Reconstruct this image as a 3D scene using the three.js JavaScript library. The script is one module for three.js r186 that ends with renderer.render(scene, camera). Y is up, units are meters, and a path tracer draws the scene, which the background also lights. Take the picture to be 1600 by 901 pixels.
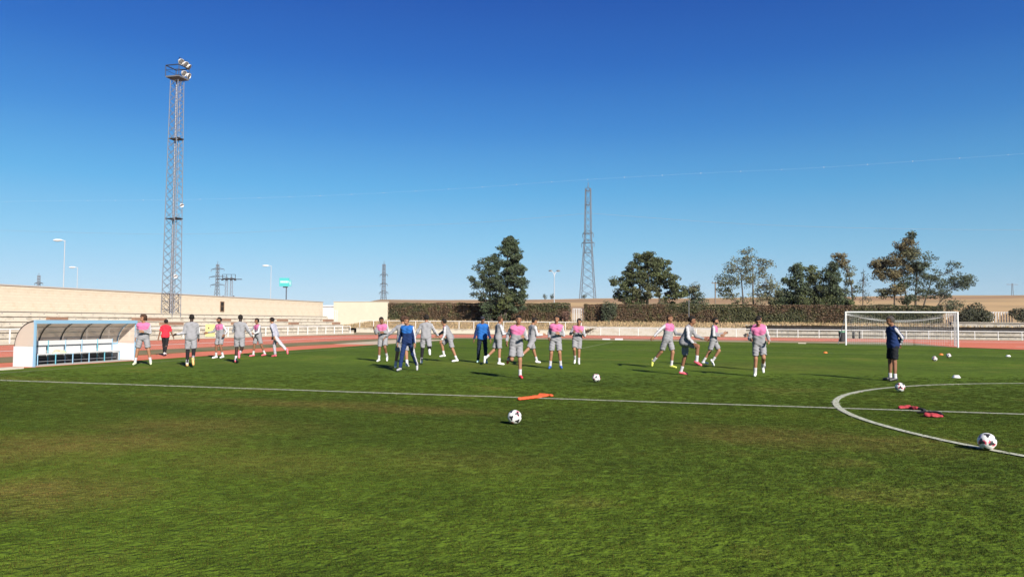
import * as THREE from 'three';
import { mergeGeometries, toCreasedNormals } from 'three/addons/utils/BufferGeometryUtils.js';

// ---------------------------------------------------------------- camera, sky, sun, exposure
const scene = new THREE.Scene();
const camera = new THREE.PerspectiveCamera(41.15, 1024 / 576, 0.1, 4000);
camera.rotation.order = 'YXZ';
camera.position.set(19.82, 1.62, 15.854);
camera.rotation.set(2.434 * Math.PI / 180, 14.306 * Math.PI / 180, 0.45 * Math.PI / 180);

const renderer = new THREE.WebGLRenderer({ antialias: true });
renderer.toneMapping = THREE.LinearToneMapping;
renderer.toneMappingExposure = 2.1;
renderer.shadowMap.enabled = true;
renderer.setSize(1024, 576);

const SUN_EL = 29 * Math.PI / 180, SUN_AZ = 42 * Math.PI / 180;
const sunDir = new THREE.Vector3(Math.sin(SUN_AZ) * Math.cos(SUN_EL), Math.sin(SUN_EL), Math.cos(SUN_AZ) * Math.cos(SUN_EL));
const sun = new THREE.DirectionalLight(new THREE.Color().setRGB(1.0, 0.93, 0.82), 5.0);
sun.position.copy(sunDir).multiplyScalar(200).add(new THREE.Vector3(10, 0, -40));
sun.target.position.set(10, 0, -40);
sun.castShadow = true;
sun.shadow.mapSize.set(4096, 4096);
Object.assign(sun.shadow.camera, { left: -90, right: 90, top: 90, bottom: -90, near: 1, far: 420 });
scene.add(sun, sun.target);

const s2l = c => { c /= 255; return c <= 0.04045 ? c / 12.92 : Math.pow((c + 0.055) / 1.055, 2.4); };
{ // clear autumn sky: gradient by elevation, darker a quarter circle from the sun
  const W = 512, Hh = 256, data = new Float32Array(W * Hh * 4);
  const keys = [[0, 212, 231, 243], [1.2, 202, 228, 244], [3, 180, 221, 247], [5.5, 150, 210, 246], [9.5, 108, 186, 240], [14, 76, 150, 226], [18.5, 54, 120, 210], [23, 44, 100, 194], [32, 30, 76, 166], [50, 20, 56, 138], [90, 15, 45, 118]]
    .map(k => [k[0], s2l(k[1]) / 2.1, s2l(k[2]) / 2.1, s2l(k[3]) / 2.1]);
  for (let j = 0; j < Hh; j++) {
    const el = ((j + 0.5) / Hh - 0.5) * Math.PI, e = Math.max(0, el * 180 / Math.PI);
    let k = 0; while (k < keys.length - 2 && keys[k + 1][0] < e) k++;
    const t = Math.min(1, (e - keys[k][0]) / (keys[k + 1][0] - keys[k][0]));
    for (let i = 0; i < W; i++) {
      const az = ((i + 0.5) / W - 0.5) * 2 * Math.PI;
      const dx = Math.cos(el) * Math.cos(az), dy = Math.sin(el), dz = Math.cos(el) * Math.sin(az);
      const c = dx * sunDir.x + dy * sunDir.y + dz * sunDir.z;
      const f = 0.74 + 0.34 * c * c + 0.9 * Math.exp((c - 1) * 14);
      const o = (j * W + i) * 4;
      for (let q = 0; q < 3; q++) data[o + q] = (keys[k][q + 1] * (1 - t) + keys[k + 1][q + 1] * t) * f;
      data[o + 3] = 1;
    }
  }
  const tex = new THREE.DataTexture(data, W, Hh, THREE.RGBAFormat, THREE.FloatType);
  tex.mapping = THREE.EquirectangularReflectionMapping; tex.magFilter = THREE.LinearFilter; tex.minFilter = THREE.LinearFilter; tex.needsUpdate = true;
  scene.background = tex; scene.environment = tex;
}

// ---------------------------------------------------------------- helpers
let seed = 12345;
const rnd = () => { seed = (seed * 1664525 + 1013904223) >>> 0; return seed / 4294967296; };
const rr = (a, b) => a + (b - a) * rnd();
const D = Math.PI / 180;
const V = (x, y, z) => new THREE.Vector3(x, y, z);
const P = (u, v, y = 0) => new THREE.Vector3(u, y, -v);      // u across the pitch, v away along it
const clamp = (x, a, b) => Math.max(a, Math.min(b, x));
const smooth = (a, b, x) => { const t = clamp((x - a) / (b - a), 0, 1); return t * t * (3 - 2 * t); };
const mixc = (a, b, t) => [a[0] + (b[0] - a[0]) * t, a[1] + (b[1] - a[1]) * t, a[2] + (b[2] - a[2]) * t];
function hash(x, y) { let h = (x * 374761393 + y * 668265263) | 0; h = Math.imul(h ^ (h >>> 13), 1274126177); return ((h ^ (h >>> 16)) >>> 0) / 4294967296; }
function vnoise(x, y) {
  const xi = Math.floor(x), yi = Math.floor(y); let fx = x - xi, fy = y - yi;
  fx = fx * fx * (3 - 2 * fx); fy = fy * fy * (3 - 2 * fy);
  const a = hash(xi, yi), b = hash(xi + 1, yi), c = hash(xi, yi + 1), d = hash(xi + 1, yi + 1);
  return a + (b - a) * fx + (c - a) * fy + (a - b - c + d) * fx * fy;
}
function fbm(x, y, n = 4) { let s = 0, a = 0.5, t = 0; for (let i = 0; i < n; i++) { s += a * vnoise(x, y); t += a; a *= 0.5; x = x * 2.03 + 17.1; y = y * 2.03 + 5.7; } return s / t; }
const l2s = c => c <= 0.0031308 ? 12.92 * c : 1.055 * Math.pow(c, 1 / 2.4) - 0.055;
function colorTexture(w, h, fn, rep) {                        // fn(i, j) -> linear rgb
  const d = new Uint8Array(w * h * 4);
  for (let j = 0; j < h; j++) for (let i = 0; i < w; i++) { const c = fn(i, j), o = (j * w + i) * 4; for (let k = 0; k < 3; k++) d[o + k] = clamp(Math.round(l2s(Math.max(0, c[k] * BASE)) * 255), 0, 255); d[o + 3] = 255; }
  const t = new THREE.DataTexture(d, w, h); t.colorSpace = THREE.SRGBColorSpace; t.magFilter = THREE.LinearFilter; t.minFilter = THREE.LinearMipmapLinearFilter; t.generateMipmaps = true;
  t.wrapS = t.wrapT = THREE.RepeatWrapping; if (rep) t.repeat.set(1 / rep[0], 1 / rep[1]); t.needsUpdate = true; return t;
}
function grayTexture(w, h, fn, rep) {
  const d = new Uint8Array(w * h * 4);
  for (let j = 0; j < h; j++) for (let i = 0; i < w; i++) { const c = clamp(Math.round(fn(i, j) * 255), 0, 255), o = (j * w + i) * 4; d[o] = d[o + 1] = d[o + 2] = c; d[o + 3] = 255; }
  const t = new THREE.DataTexture(d, w, h); t.magFilter = THREE.LinearFilter; t.minFilter = THREE.LinearMipmapLinearFilter; t.generateMipmaps = true;
  t.wrapS = t.wrapT = THREE.RepeatWrapping; if (rep) t.repeat.set(1 / rep[0], 1 / rep[1]); t.needsUpdate = true; return t;
}
function tnoise(i, j, w, h, cells, n = 4) {                    // tiling fbm
  let s = 0, a = 0.5, t = 0;
  for (let k = 0; k < n; k++) {
    const x = i / w * cells, y = j / h * cells, xi = Math.floor(x), yi = Math.floor(y); let fx = x - xi, fy = y - yi;
    fx = fx * fx * (3 - 2 * fx); fy = fy * fy * (3 - 2 * fy);
    const H = (p, q) => hash(((p % cells) + cells) % cells + k * 131, ((q % cells) + cells) % cells + k * 71);
    s += a * (H(xi, yi) * (1 - fx) * (1 - fy) + H(xi + 1, yi) * fx * (1 - fy) + H(xi, yi + 1) * (1 - fx) * fy + H(xi + 1, yi + 1) * fx * fy);
    t += a; a *= 0.55; cells *= 2;
  }
  return s / t;
}
const BASE = 0.77;                                             // all base colours are set against this common scale
const lin = (r, g, b) => new THREE.Color().setRGB(r, g, b);
const mat = (r, g, b, rough = 0.7, extra = {}) => new THREE.MeshStandardMaterial({ color: lin(r * BASE, g * BASE, b * BASE), roughness: rough, ...extra });
const names = new Map();
function numbered(n) { const k = names.get(n) || 0; names.set(n, k + 1); return k ? n + '_' + String(k).padStart(3, '0') : n; }
function shade(o) { o.castShadow = true; o.receiveShadow = true; return o; }
function metreUV(g) {                                          // uv in metres by the dominant normal
  if (g.index) g = g.toNonIndexed();
  const p = g.attributes.position, uv = new Float32Array(p.count * 2);
  const a = V(), b = V(), c = V();
  for (let i = 0; i < p.count; i += 3) {
    a.fromBufferAttribute(p, i); b.fromBufferAttribute(p, i + 1); c.fromBufferAttribute(p, i + 2);
    const n = b.clone().sub(a).cross(c.clone().sub(a)); const ax = Math.abs(n.x), ay = Math.abs(n.y), az = Math.abs(n.z);
    [a, b, c].forEach((q, k) => {
      const o = (i + k) * 2;
      if (ay >= ax && ay >= az) { uv[o] = q.x; uv[o + 1] = q.z; } else if (ax >= az) { uv[o] = q.z; uv[o + 1] = q.y; } else { uv[o] = q.x; uv[o + 1] = q.y; }
    });
  }
  g.setAttribute('uv', new THREE.BufferAttribute(uv, 2)); return g;
}
function box(x0, x1, y0, y1, z0, z1) {
  const g = new THREE.BoxGeometry(x1 - x0, y1 - y0, z1 - z0).toNonIndexed(); g.translate((x0 + x1) / 2, (y0 + y1) / 2, (z0 + z1) / 2); return g;
}
function bar(a, b, r, sides = 5, r2 = r) {                      // a round bar between two points
  const d = b.clone().sub(a), L = d.length();
  const g = new THREE.CylinderGeometry(r2, r, L, sides, 1).toNonIndexed();
  g.applyQuaternion(new THREE.Quaternion().setFromUnitVectors(V(0, 1, 0), d.divideScalar(L)));
  g.translate((a.x + b.x) / 2, (a.y + b.y) / 2, (a.z + b.z) / 2); return g;
}
function tube(pts, r, seg = 24, sides = 6) { return new THREE.TubeGeometry(new THREE.CatmullRomCurve3(pts), seg, r, sides, false).toNonIndexed(); }
const merge = l => { const a = l.map(g => g.index ? g.toNonIndexed() : g); return a.length === 1 ? a[0] : mergeGeometries(a, false); };
function part(name, geo, m, parent) { const o = shade(new THREE.Mesh(Array.isArray(geo) ? merge(geo) : geo, m)); o.name = name; parent.add(o); return o; }
function thing(name, label, category, pos, turn = 0, group) {
  const o = new THREE.Group(); o.name = numbered(name); if (pos) o.position.copy(pos); o.rotation.y = turn; o.userData = { label, category }; if (group) o.userData.group = group; scene.add(o); return o;
}
function solo(name, geo, m, label, category, group) { const o = part(numbered(name), geo, m, scene); o.userData = { label, category }; if (group) o.userData.group = group; return o; }
function struct(name, geo, m, label) { const o = part(name, geo, m, scene); o.userData = { kind: 'structure', label: label || name.replace(/_/g, ' '), category: name.split('_').pop() }; return o; }
function copyOf(t, name, pos, turn, label) { const c = t.clone(); c.name = numbered(name); c.position.copy(pos); c.rotation.y = turn; c.userData = { ...t.userData, label }; scene.add(c); return c; }
function flat(pts, y, holes) {                                   // polygon in (u, v) laid level
  const s = new THREE.Shape(pts.map(p => new THREE.Vector2(p[0], p[1])));
  if (holes) for (const h of holes) s.holes.push(new THREE.Path(h.map(p => new THREE.Vector2(p[0], p[1]))));
  const g = new THREE.ShapeGeometry(s); g.rotateX(-Math.PI / 2); g.translate(0, y, 0); return metreUV(g);
}

// ---------------------------------------------------------------- materials shared
const fineBump = grayTexture(256, 256, (i, j) => tnoise(i, j, 256, 256, 32, 3), [1, 1]);
const M = {
  white: mat(0.74, 0.74, 0.73, 0.45), whiteMatte: mat(0.6, 0.61, 0.62, 0.8), galv: mat(0.19, 0.2, 0.225, 0.6, { metalness: 0.2 }), dark: mat(0.03, 0.03, 0.035, 0.6),
  pylon: mat(0.13, 0.14, 0.16, 0.6), lamp: mat(0.75, 0.75, 0.75, 0.4), blueFrame: mat(0.24, 0.42, 0.58, 0.45), black: mat(0.018, 0.018, 0.02, 0.7),
};

// ---------------------------------------------------------------- ground colours
// dry, worn patches of the turf (centres in u, v; radii; strength)
const worn = [[11.6, -7.9, 1.5, 1.3, 0.95], [12.6, -7.2, 1.4, 0.9, 0.85], [13.9, -9.9, 1.0, 0.8, 0.9], [12.2, -5.7, 1.9, 1.0, 0.7], [12.4, -2.5, 2.6, 0.7, 0.9], [14.8, -2.7, 1.6, 0.6, 0.75], [14.8, -8.0, 1.4, 0.8, 0.45], [20.7, -4.1, 1.6, 1.1, 0.8], [21.8, -4.4, 1.3, 0.9, 0.6], [16.9, -7.4, 1.2, 0.8, 0.35], [12, 12, 3, 3, 0.35], [22, 14, 4, 3, 0.3]];
function turf(u, v) {                                            // linear base colour of the turf at u, v
  const big = fbm(u * 0.16 + 3, v * 0.22 + 9, 3), mid = fbm(u * 0.75 + 40, v * 1.0, 4), fine = fbm(u * 4.1, v * 4.1 + 80, 3);
  let w = 0; for (const b of worn) { const q = Math.hypot((u - b[0]) / b[2], (v - b[1]) / b[3]); w = Math.max(w, b[4] * smooth(1.5, 0.0, q + (mid - 0.5) * 1.1 + (fine - 0.5) * 0.7)); }
  w = clamp(w + 0.55 * smooth(0.56, 0.78, mid) * smooth(0.35, 0.65, big), 0, 1) * (0.45 + 0.55 * smooth(0.25, 0.75, fine + 0.15));
  const lush = [0.066, 0.104, 0.010], deep = [0.038, 0.065, 0.0058], straw = [0.165, 0.112, 0.034];
  let c = mixc(deep, lush, smooth(0.22, 0.74, 0.3 * big + 0.3 * mid + 0.2 * fine + 0.2 * fbm(u * 0.3 + 60, v * 5.5, 3) + 0.03));
  const stripe = 0.5 + 0.5 * Math.tanh(5 * Math.sin((u * 0.12 + v) * Math.PI / 5.4)); c = [c[0] * (0.95 + 0.1 * stripe), c[1] * (0.95 + 0.1 * stripe), c[2]];
  c = mixc(c, straw, w * 0.52);
  const sp = 0.86 + 0.28 * fine; return [c[0] * sp, c[1] * sp, c[2] * sp];
}
const EDGE = 52;
{ // pitch turf
  const x0 = -26, x1 = 92, v0 = -46, v1 = 62, N = 2048;
  const map = colorTexture(N, N, (i, j) => { const u = x0 + (x1 - x0) * (i + 0.5) / N, v = v0 + (v1 - v0) * (j + 0.5) / N; const c = turf(u, v), s = 1.48 * (0.8 + 0.4 * hash(i, j)); return [c[0] * s, c[1] * s, c[2] * s]; });
  map.wrapS = map.wrapT = THREE.ClampToEdgeWrapping;
  const g = flat([[-4.6, -46], [76, -46], [76, 38], [42, 38], [36.6, EDGE - 7], [36, EDGE], [6, EDGE], [-2, 51], [-4.6, 48.5]], 0);
  const p = g.attributes.position, uv = g.attributes.uv;
  for (let i = 0; i < p.count; i++) uv.setXY(i, (p.getX(i) - x0) / (x1 - x0), (-p.getZ(i) - v0) / (v1 - v0));
  const bump = grayTexture(512, 512, (i, j) => tnoise(i, j, 512, 512, 64, 3)); bump.repeat.set(118 / 3, 108 / 3);
  struct('pitch_grass', g, new THREE.MeshPhysicalMaterial({ map, roughness: 0.95, specularIntensity: 0.15, bumpMap: bump, bumpScale: 0.03 }), 'mown green football pitch turf with dry patches');
}
// terrain: stadium ground and the dry fields that rise behind it
function terrainH(u, v) {
  let h = -0.12;
  if (v > 96) {
    const m = (u - 20) / (v + 16), side = smooth(-0.56, -0.44, m);
    const n = fbm(u * 0.012 + 4, v * 0.012, 3);
    h = -0.12 + side * (1.72 * smooth(96, 101, v) + (8.7 + 2.6 * smooth(0.0, 0.75, m) + 2.6 * (n - 0.5)) * smooth(100, 285, v)) ;
    h -= side * 10 * smooth(320, 700, v);
  }
  return h;
}
{
  const us = [], vs = [];
  for (let u = -900; u < -120; u += 60) us.push(u); for (let u = -120; u <= 240; u += 5) us.push(u); for (let u = 300; u <= 1100; u += 80) us.push(u);
  for (let v = -600; v < -60; v += 60) vs.push(v); for (let v = -60; v < 95; v += 20) vs.push(v); for (let v = 95; v <= 320; v += 3) vs.push(v); for (let v = 340; v <= 1600; v += 60) vs.push(v);
  const pos = [], col = [], idx = [];
  for (const v of vs) for (const u of us) {
    pos.push(u, terrainH(u, v), -v);
    const a = fbm(u * 0.05, v * 0.09, 4), b = fbm(u * 0.4, v * 0.6 + 9, 3), band = smooth(0.45, 0.6, fbm(u * 0.006 + 2, v * 0.035, 3));
    let c = mixc([0.45, 0.295, 0.135], [0.30, 0.18, 0.085], band); c = mixc(c, [0.2, 0.15, 0.07], smooth(0.55, 0.75, a) * 0.6);
    const k = 0.8 + 0.4 * b; col.push(c[0] * k * BASE, c[1] * k * BASE, c[2] * k * BASE);
  }
  const n = us.length; for (let j = 0; j < vs.length - 1; j++) for (let i = 0; i < n - 1; i++) { const a = j * n + i; idx.push(a, a + 1, a + n, a + 1, a + n + 1, a + n); }
  const g = new THREE.BufferGeometry(); g.setAttribute('position', new THREE.Float32BufferAttribute(pos, 3)); g.setAttribute('color', new THREE.Float32BufferAttribute(col, 3)); g.setIndex(idx); g.computeVertexNormals();
  struct('dry_terrain', g, new THREE.MeshStandardMaterial({ vertexColors: true, roughness: 1 }), 'dry straw coloured fields rising behind the hedge');
}
{ // sandy apron round the track, track, runway, sand pit
  const dirt = colorTexture(512, 512, (i, j) => { const a = tnoise(i, j, 512, 512, 8, 5), b = tnoise(i + 77, j, 512, 512, 64, 2); return mixc(mixc([0.30, 0.225, 0.13], [0.2, 0.165, 0.075], smooth(0.4, 0.62, a)), [0.46, 0.38, 0.25], smooth(0.62, 0.8, b) * 0.5); }, [9, 9]);
  M.dirt = new THREE.MeshStandardMaterial({ map: dirt, roughness: 1, bumpMap: fineBump, bumpScale: 0.02 });
  struct('dirt_apron', flat([[-60, -60], [130, -60], [130, 97], [-60, 97]], -0.05), M.dirt, 'dry sandy ground around the running track');
  const red = colorTexture(1024, 1024, (i, j) => { const a = tnoise(i, j, 1024, 1024, 6, 5), b = hash(i, j); const k = (0.86 + 0.28 * a) * (0.86 + 0.28 * b); return [0.62 * k, 0.19 * k, 0.115 * k]; }, [14, 14]);
  M.red = new THREE.MeshPhysicalMaterial({ map: red, roughness: 0.9, specularIntensity: 0.2, bumpMap: fineBump, bumpScale: 0.004 });
  const oval = (d) => {                                           // outline of the track at distance d outside its inner edge (one end of the oval, open behind)
    const pts = []; const uL = -8 - d, uR = 74.5 + d, vt = 61 + d * 1.27, rad = 15 + d * 1.1;
    pts.push([uL, -60]); for (let k = 0; k <= 16; k++) { const a = Math.PI - k / 16 * Math.PI / 2; pts.push([uL + rad + rad * Math.cos(a), vt - rad + rad * Math.sin(a)]); }
    for (let k = 0; k <= 16; k++) { const a = Math.PI / 2 - k / 16 * Math.PI / 2; pts.push([uR - rad + rad * Math.cos(a), vt - rad + rad * Math.sin(a)]); }
    pts.push([uR, -60]); return pts;
  };
  const ring = (d0, d1, y) => flat([...oval(d1), ...oval(d0).reverse()], y);
  struct('running_track', ring(0, 12.2, -0.03), M.red, 'red athletics track around the pitch');
  const lineM = mat(0.74, 0.7, 0.66, 0.8);
  const rings = [ring(5.0, 5.4, -0.026)]; for (const d of [1.2, 2.42, 3.64, 6.1, 7.3, 8.5, 9.7, 10.9]) rings.push(ring(d, d + 0.06, -0.026));
  struct('lane_lines', rings, lineM, 'white lane lines painted on the red track');
  struct('track_verge', flat([[-8.1, -58], [-4.5, -58], [-4.5, 50], [-8.1, 48]], -0.012), new THREE.MeshStandardMaterial({ map: colorTexture(512, 512, (i, j) => { const a2 = tnoise(i, j, 512, 512, 6, 5), b2 = tnoise(i + 40, j, 512, 512, 48, 3); return mixc([0.19, 0.14, 0.055], [0.085, 0.105, 0.02], smooth(0.42, 0.62, 0.6 * a2 + 0.4 * b2)); }, [7, 7]), roughness: 1 }), 'dry olive grass verge between runway and track');
  struct('jump_runway', flat([[-4.4, -30], [-1.45, -30], [-1.3, 31], [-4.2, 31]], 0.006), M.red, 'narrow red runway beside the touchline');
  struct('sand_pit', flat([[-4.4, 31], [-1.2, 31], [-1.2, 46], [-5.4, 46]], 0.006), mat(0.52, 0.42, 0.3, 0.95, { bumpMap: fineBump, bumpScale: 0.02 }), 'pale sand pit at the runway end');
  struct('jump_apron', flat([[37.2, 46.8], [41.5, 41.6], [80, 38], [80, 62], [37.5, 62]], -0.02), M.red, 'red high jump apron behind the goal');
  const strips = [flat([[42.5, 50], [58, 50], [58, 50.35], [42.5, 50.35]], -0.016)];
  struct('apron_lines', strips, lineM, 'white lines on the red apron');
  struct('goal_end_grass', flat([[-9.5, 46], [6, 50], [38, 50], [38, 60.8], [5, 60.8], [-4, 58]], -0.035), M.dirt, 'worn dry grass strip behind the goal line');
}
// ---------------------------------------------------------------- pitch markings
const LW = 0.12, CU = 31.4, CV = -0.3, CR = 9.15;
const seg = (a, b, w) => { const d = [b[0] - a[0], b[1] - a[1]], L = Math.hypot(...d), n = [-d[1] / L * w / 2, d[0] / L * w / 2]; return [[a[0] + n[0], a[1] + n[1]], [b[0] + n[0], b[1] + n[1]], [b[0] - n[0], b[1] - n[1]], [a[0] - n[0], a[1] - n[1]]]; };
{
  const chalk = colorTexture(256, 256, (i, j) => { const a = tnoise(i, j, 256, 256, 40, 3); return mixc([0.46, 0.48, 0.38], [0.12, 0.15, 0.05], smooth(0.52, 0.75, a)); }, [1, 1]);
  const fresh = new THREE.MeshStandardMaterial({ map: chalk, roughness: 0.95 });
  const fadedT = colorTexture(256, 256, (i, j) => { const a = tnoise(i + 9, j, 256, 256, 32, 3); return mixc([0.34, 0.37, 0.2], [0.09, 0.14, 0.03], smooth(0.4, 0.62, a)); }, [1, 1]);
  const faded = new THREE.MeshStandardMaterial({ map: fadedT, roughness: 0.95 });
  struct('halfway_line', flat(seg([0, 0], [64, 0], LW), 0.012), fresh, 'white halfway line painted on the turf');
  const ringPts = (r) => Array.from({ length: 121 }, (_, k) => [CU + r * Math.cos(k / 120 * 2 * Math.PI), CV + r * Math.sin(k / 120 * 2 * Math.PI)]);
  struct('centre_circle_line', flat(ringPts(CR + LW / 2), 0.016, [ringPts(CR - LW / 2).reverse()]), fresh, 'white centre circle painted on the turf');
  struct('touch_line', flat(seg([0, -46], [0, 46], 0.1), 0.008), faded, 'faded touchline beside the dugout');
  struct('penalty_area_lines', [flat(seg([12.4, 46], [12.4, 29.5], 0.1), 0.006), flat(seg([12.35, 29.5], [55, 29.5], 0.1), 0.004), flat(seg([0.1, 46], [62, 46], 0.1), 0.0052)], faded, 'faded penalty area and goal lines');
}
// ---------------------------------------------------------------- turf blades near the camera
function bladePatch(n, size, hmin, hmax, w) {
  const pos = [], col = [], nor = [];
  for (let k = 0; k < n; k++) {
    const x = rr(-size / 2, size / 2), z = rr(-size / 2, size / 2), a = rr(0, 6.283), h = rr(hmin, hmax), lean = rr(0, 0.75) * h, la = rr(0, 6.283), ww = w * rr(0.7, 1.3);
    const dx = Math.cos(a) * ww / 2, dz = Math.sin(a) * ww / 2, tx = x + Math.cos(la) * lean, tz = z + Math.sin(la) * lean;
    pos.push(x - dx, 0, z - dz, x + dx, 0, z + dz, tx, h, tz);
    const e = rr(0.5, 1.5), dry = rnd() < 0.12 ? 1 : 0, c = [e * (1 + 1.3 * dry), e * (1 + 0.25 * dry), e * (1 + 1.2 * dry)];
    for (let q = 0; q < 3; q++) col.push(...c);
  }
  const g = new THREE.BufferGeometry(); g.setAttribute('position', new THREE.Float32BufferAttribute(pos, 3)); g.setAttribute('color', new THREE.Float32BufferAttribute(col, 3)); g.computeVertexNormals(); return g;
}
{
  const bladeM = new THREE.MeshPhysicalMaterial({ vertexColors: true, roughness: 0.85, specularIntensity: 0.2, side: THREE.DoubleSide, transmission: 0.3, thickness: 0 });
  const camU = camera.position.x, camV = -camera.position.z, fw = [-Math.sin(14.3 * D), Math.cos(14.3 * D)], rt = [Math.cos(14.3 * D), Math.sin(14.3 * D)];
  const lineDist = (u, v) => Math.min(u > 0 ? Math.abs(v) : 9, Math.abs(Math.hypot(u - CU, v - CV) - CR), Math.abs(u));
  const sets = [[], [], []], white = [];
  const step = 0.1;
  for (let d = 3.9; d < 25; d += step) for (let s = -(d * 0.74 + 1.6); s < d * 0.74 + 1.6; s += step) {
    const keep = d < 13 ? 1 : 1 - (d - 13) / 12; const jx = rr(-0.05, 0.05), jz = rr(-0.05, 0.05); if (rnd() > keep) continue;
    const u = camU + fw[0] * d + rt[0] * s + jx, v = camV + fw[1] * d + rt[1] * s + jz;
    if (u < -1.3 || lineDist(u, v) < 0.085) continue;
    sets[(rnd() * 3) | 0].push([u, v]);
  }
  const mtx = new THREE.Matrix4(), q = new THREE.Quaternion(), up = V(0, 1, 0);
  const place = (name, geo, list, color, label) => {
    const im = new THREE.InstancedMesh(geo, bladeM, list.length); im.name = name;
    list.forEach(([u, v], i) => { const s = rr(0.75, 1.2); mtx.compose(P(u, v, 0), q.setFromAxisAngle(up, rr(0, 6.283)), V(1, s, 1)); im.setMatrixAt(i, mtx); const c = color(u, v); im.setColorAt(i, lin(c[0] * BASE, c[1] * BASE, c[2] * BASE)); });
    shade(im); im.userData = { kind: 'stuff', label, category: 'grass' }; scene.add(im);
  };
  sets.forEach((l, i) => place('grass_blades' + (i ? '_00' + i : ''), bladePatch(84, 0.13, 0.007, 0.019, 0.0030), l, (u, v) => { const c = turf(u, v), k = 0.72 * rr(0.9, 1.1); return [c[0] * k, c[1] * k, c[2] * k]; }, 'short mown grass blades of the pitch'));
  for (let s = -1; s < 33; s += 0.075) { if (s > 0.05) white.push([s, rr(-0.03, 0.03)]); }
  for (let a = 120; a < 262; a += 0.45) white.push([CU + (CR + rr(-0.035, 0.035)) * Math.cos(a * D), CV + (CR + rr(-0.035, 0.035)) * Math.sin(a * D)]);
  place('painted_grass_blades', bladePatch(26, 0.1, 0.012, 0.03, 0.005), white, () => { const k = rr(0.3, 0.6); return [k * 0.97, k, k * 0.78]; }, 'chalk whitened grass blades along the pitch lines');
}
// ---------------------------------------------------------------- left stand, its wall and rail
const blockT = colorTexture(512, 512, (i, j) => {
  const row = Math.floor(j / 64), off = row % 2 ? 64 : 0, col = Math.floor(((i + off) % 512) / 128), jx = (i + off) % 128, jy = j % 64; const mortar = jx < 4 || jy < 5;
  const t = 0.965 + 0.06 * hash(col + 7, row + 3), n = 0.95 + 0.1 * tnoise(i, j, 512, 512, 16, 4), s = tnoise(i + 50, j, 512, 512, 5, 3);
  let c = [0.60 * t * n, 0.52 * t * n, 0.40 * t * n]; c = mixc(c, [0.5, 0.41, 0.29], smooth(0.55, 0.75, s) * 0.35); return mortar ? [c[0] * 0.9, c[1] * 0.89, c[2] * 0.88] : c;
}, [1.6, 1.6]);
const blockB = grayTexture(512, 512, (i, j) => { const row = Math.floor(j / 64), off = row % 2 ? 64 : 0; return ((i + off) % 128 < 4 || j % 64 < 5) ? 0 : 0.8 + 0.2 * hash(i, j); }, [1.6, 1.6]);
const blockM = new THREE.MeshStandardMaterial({ map: blockT, bumpMap: blockB, bumpScale: 0.006, roughness: 0.9 });
const concT = colorTexture(512, 512, (i, j) => {
  const a = tnoise(i, j, 512, 512, 6, 5), b = tnoise(i + 31, j + 9, 512, 512, 24, 4), k = 0.9 + 0.2 * b; let c = [0.56 * k, 0.505 * k, 0.415 * k];
  c = mixc(c, [0.3, 0.26, 0.2], smooth(0.56, 0.74, a) * 0.55); return mixc(c, [0.2, 0.17, 0.13], smooth(0.68, 0.85, b) * 0.6);
}, [3.2, 3.2]);
const concM = new THREE.MeshStandardMaterial({ map: concT, roughness: 0.92, bumpMap: fineBump, bumpScale: 0.004 });
const concGreyT = colorTexture(512, 512, (i, j) => {
  const a = tnoise(i + 90, j, 512, 512, 6, 5), b = tnoise(i + 31, j + 59, 512, 512, 24, 4), k = 0.88 + 0.24 * b; let c = [0.36 * k, 0.33 * k, 0.28 * k];
  c = mixc(c, [0.2, 0.18, 0.14], smooth(0.52, 0.72, a) * 0.5); return mixc(c, [0.6, 0.56, 0.5], smooth(0.66, 0.82, b) * 0.5);
}, [3.2, 3.2]);
const concGreyM = new THREE.MeshStandardMaterial({ map: concGreyT, roughness: 0.92, bumpMap: fineBump, bumpScale: 0.004 });
const brownM = new THREE.MeshStandardMaterial({ map: colorTexture(256, 256, (i, j) => { const k = 0.8 + 0.4 * tnoise(i, j, 256, 256, 16, 4); return [0.25 * k, 0.145 * k, 0.095 * k]; }, [1.5, 1.5]), roughness: 0.9 });
const S0 = -23.1, RISE = 0.345, TREAD = 0.72;
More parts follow.
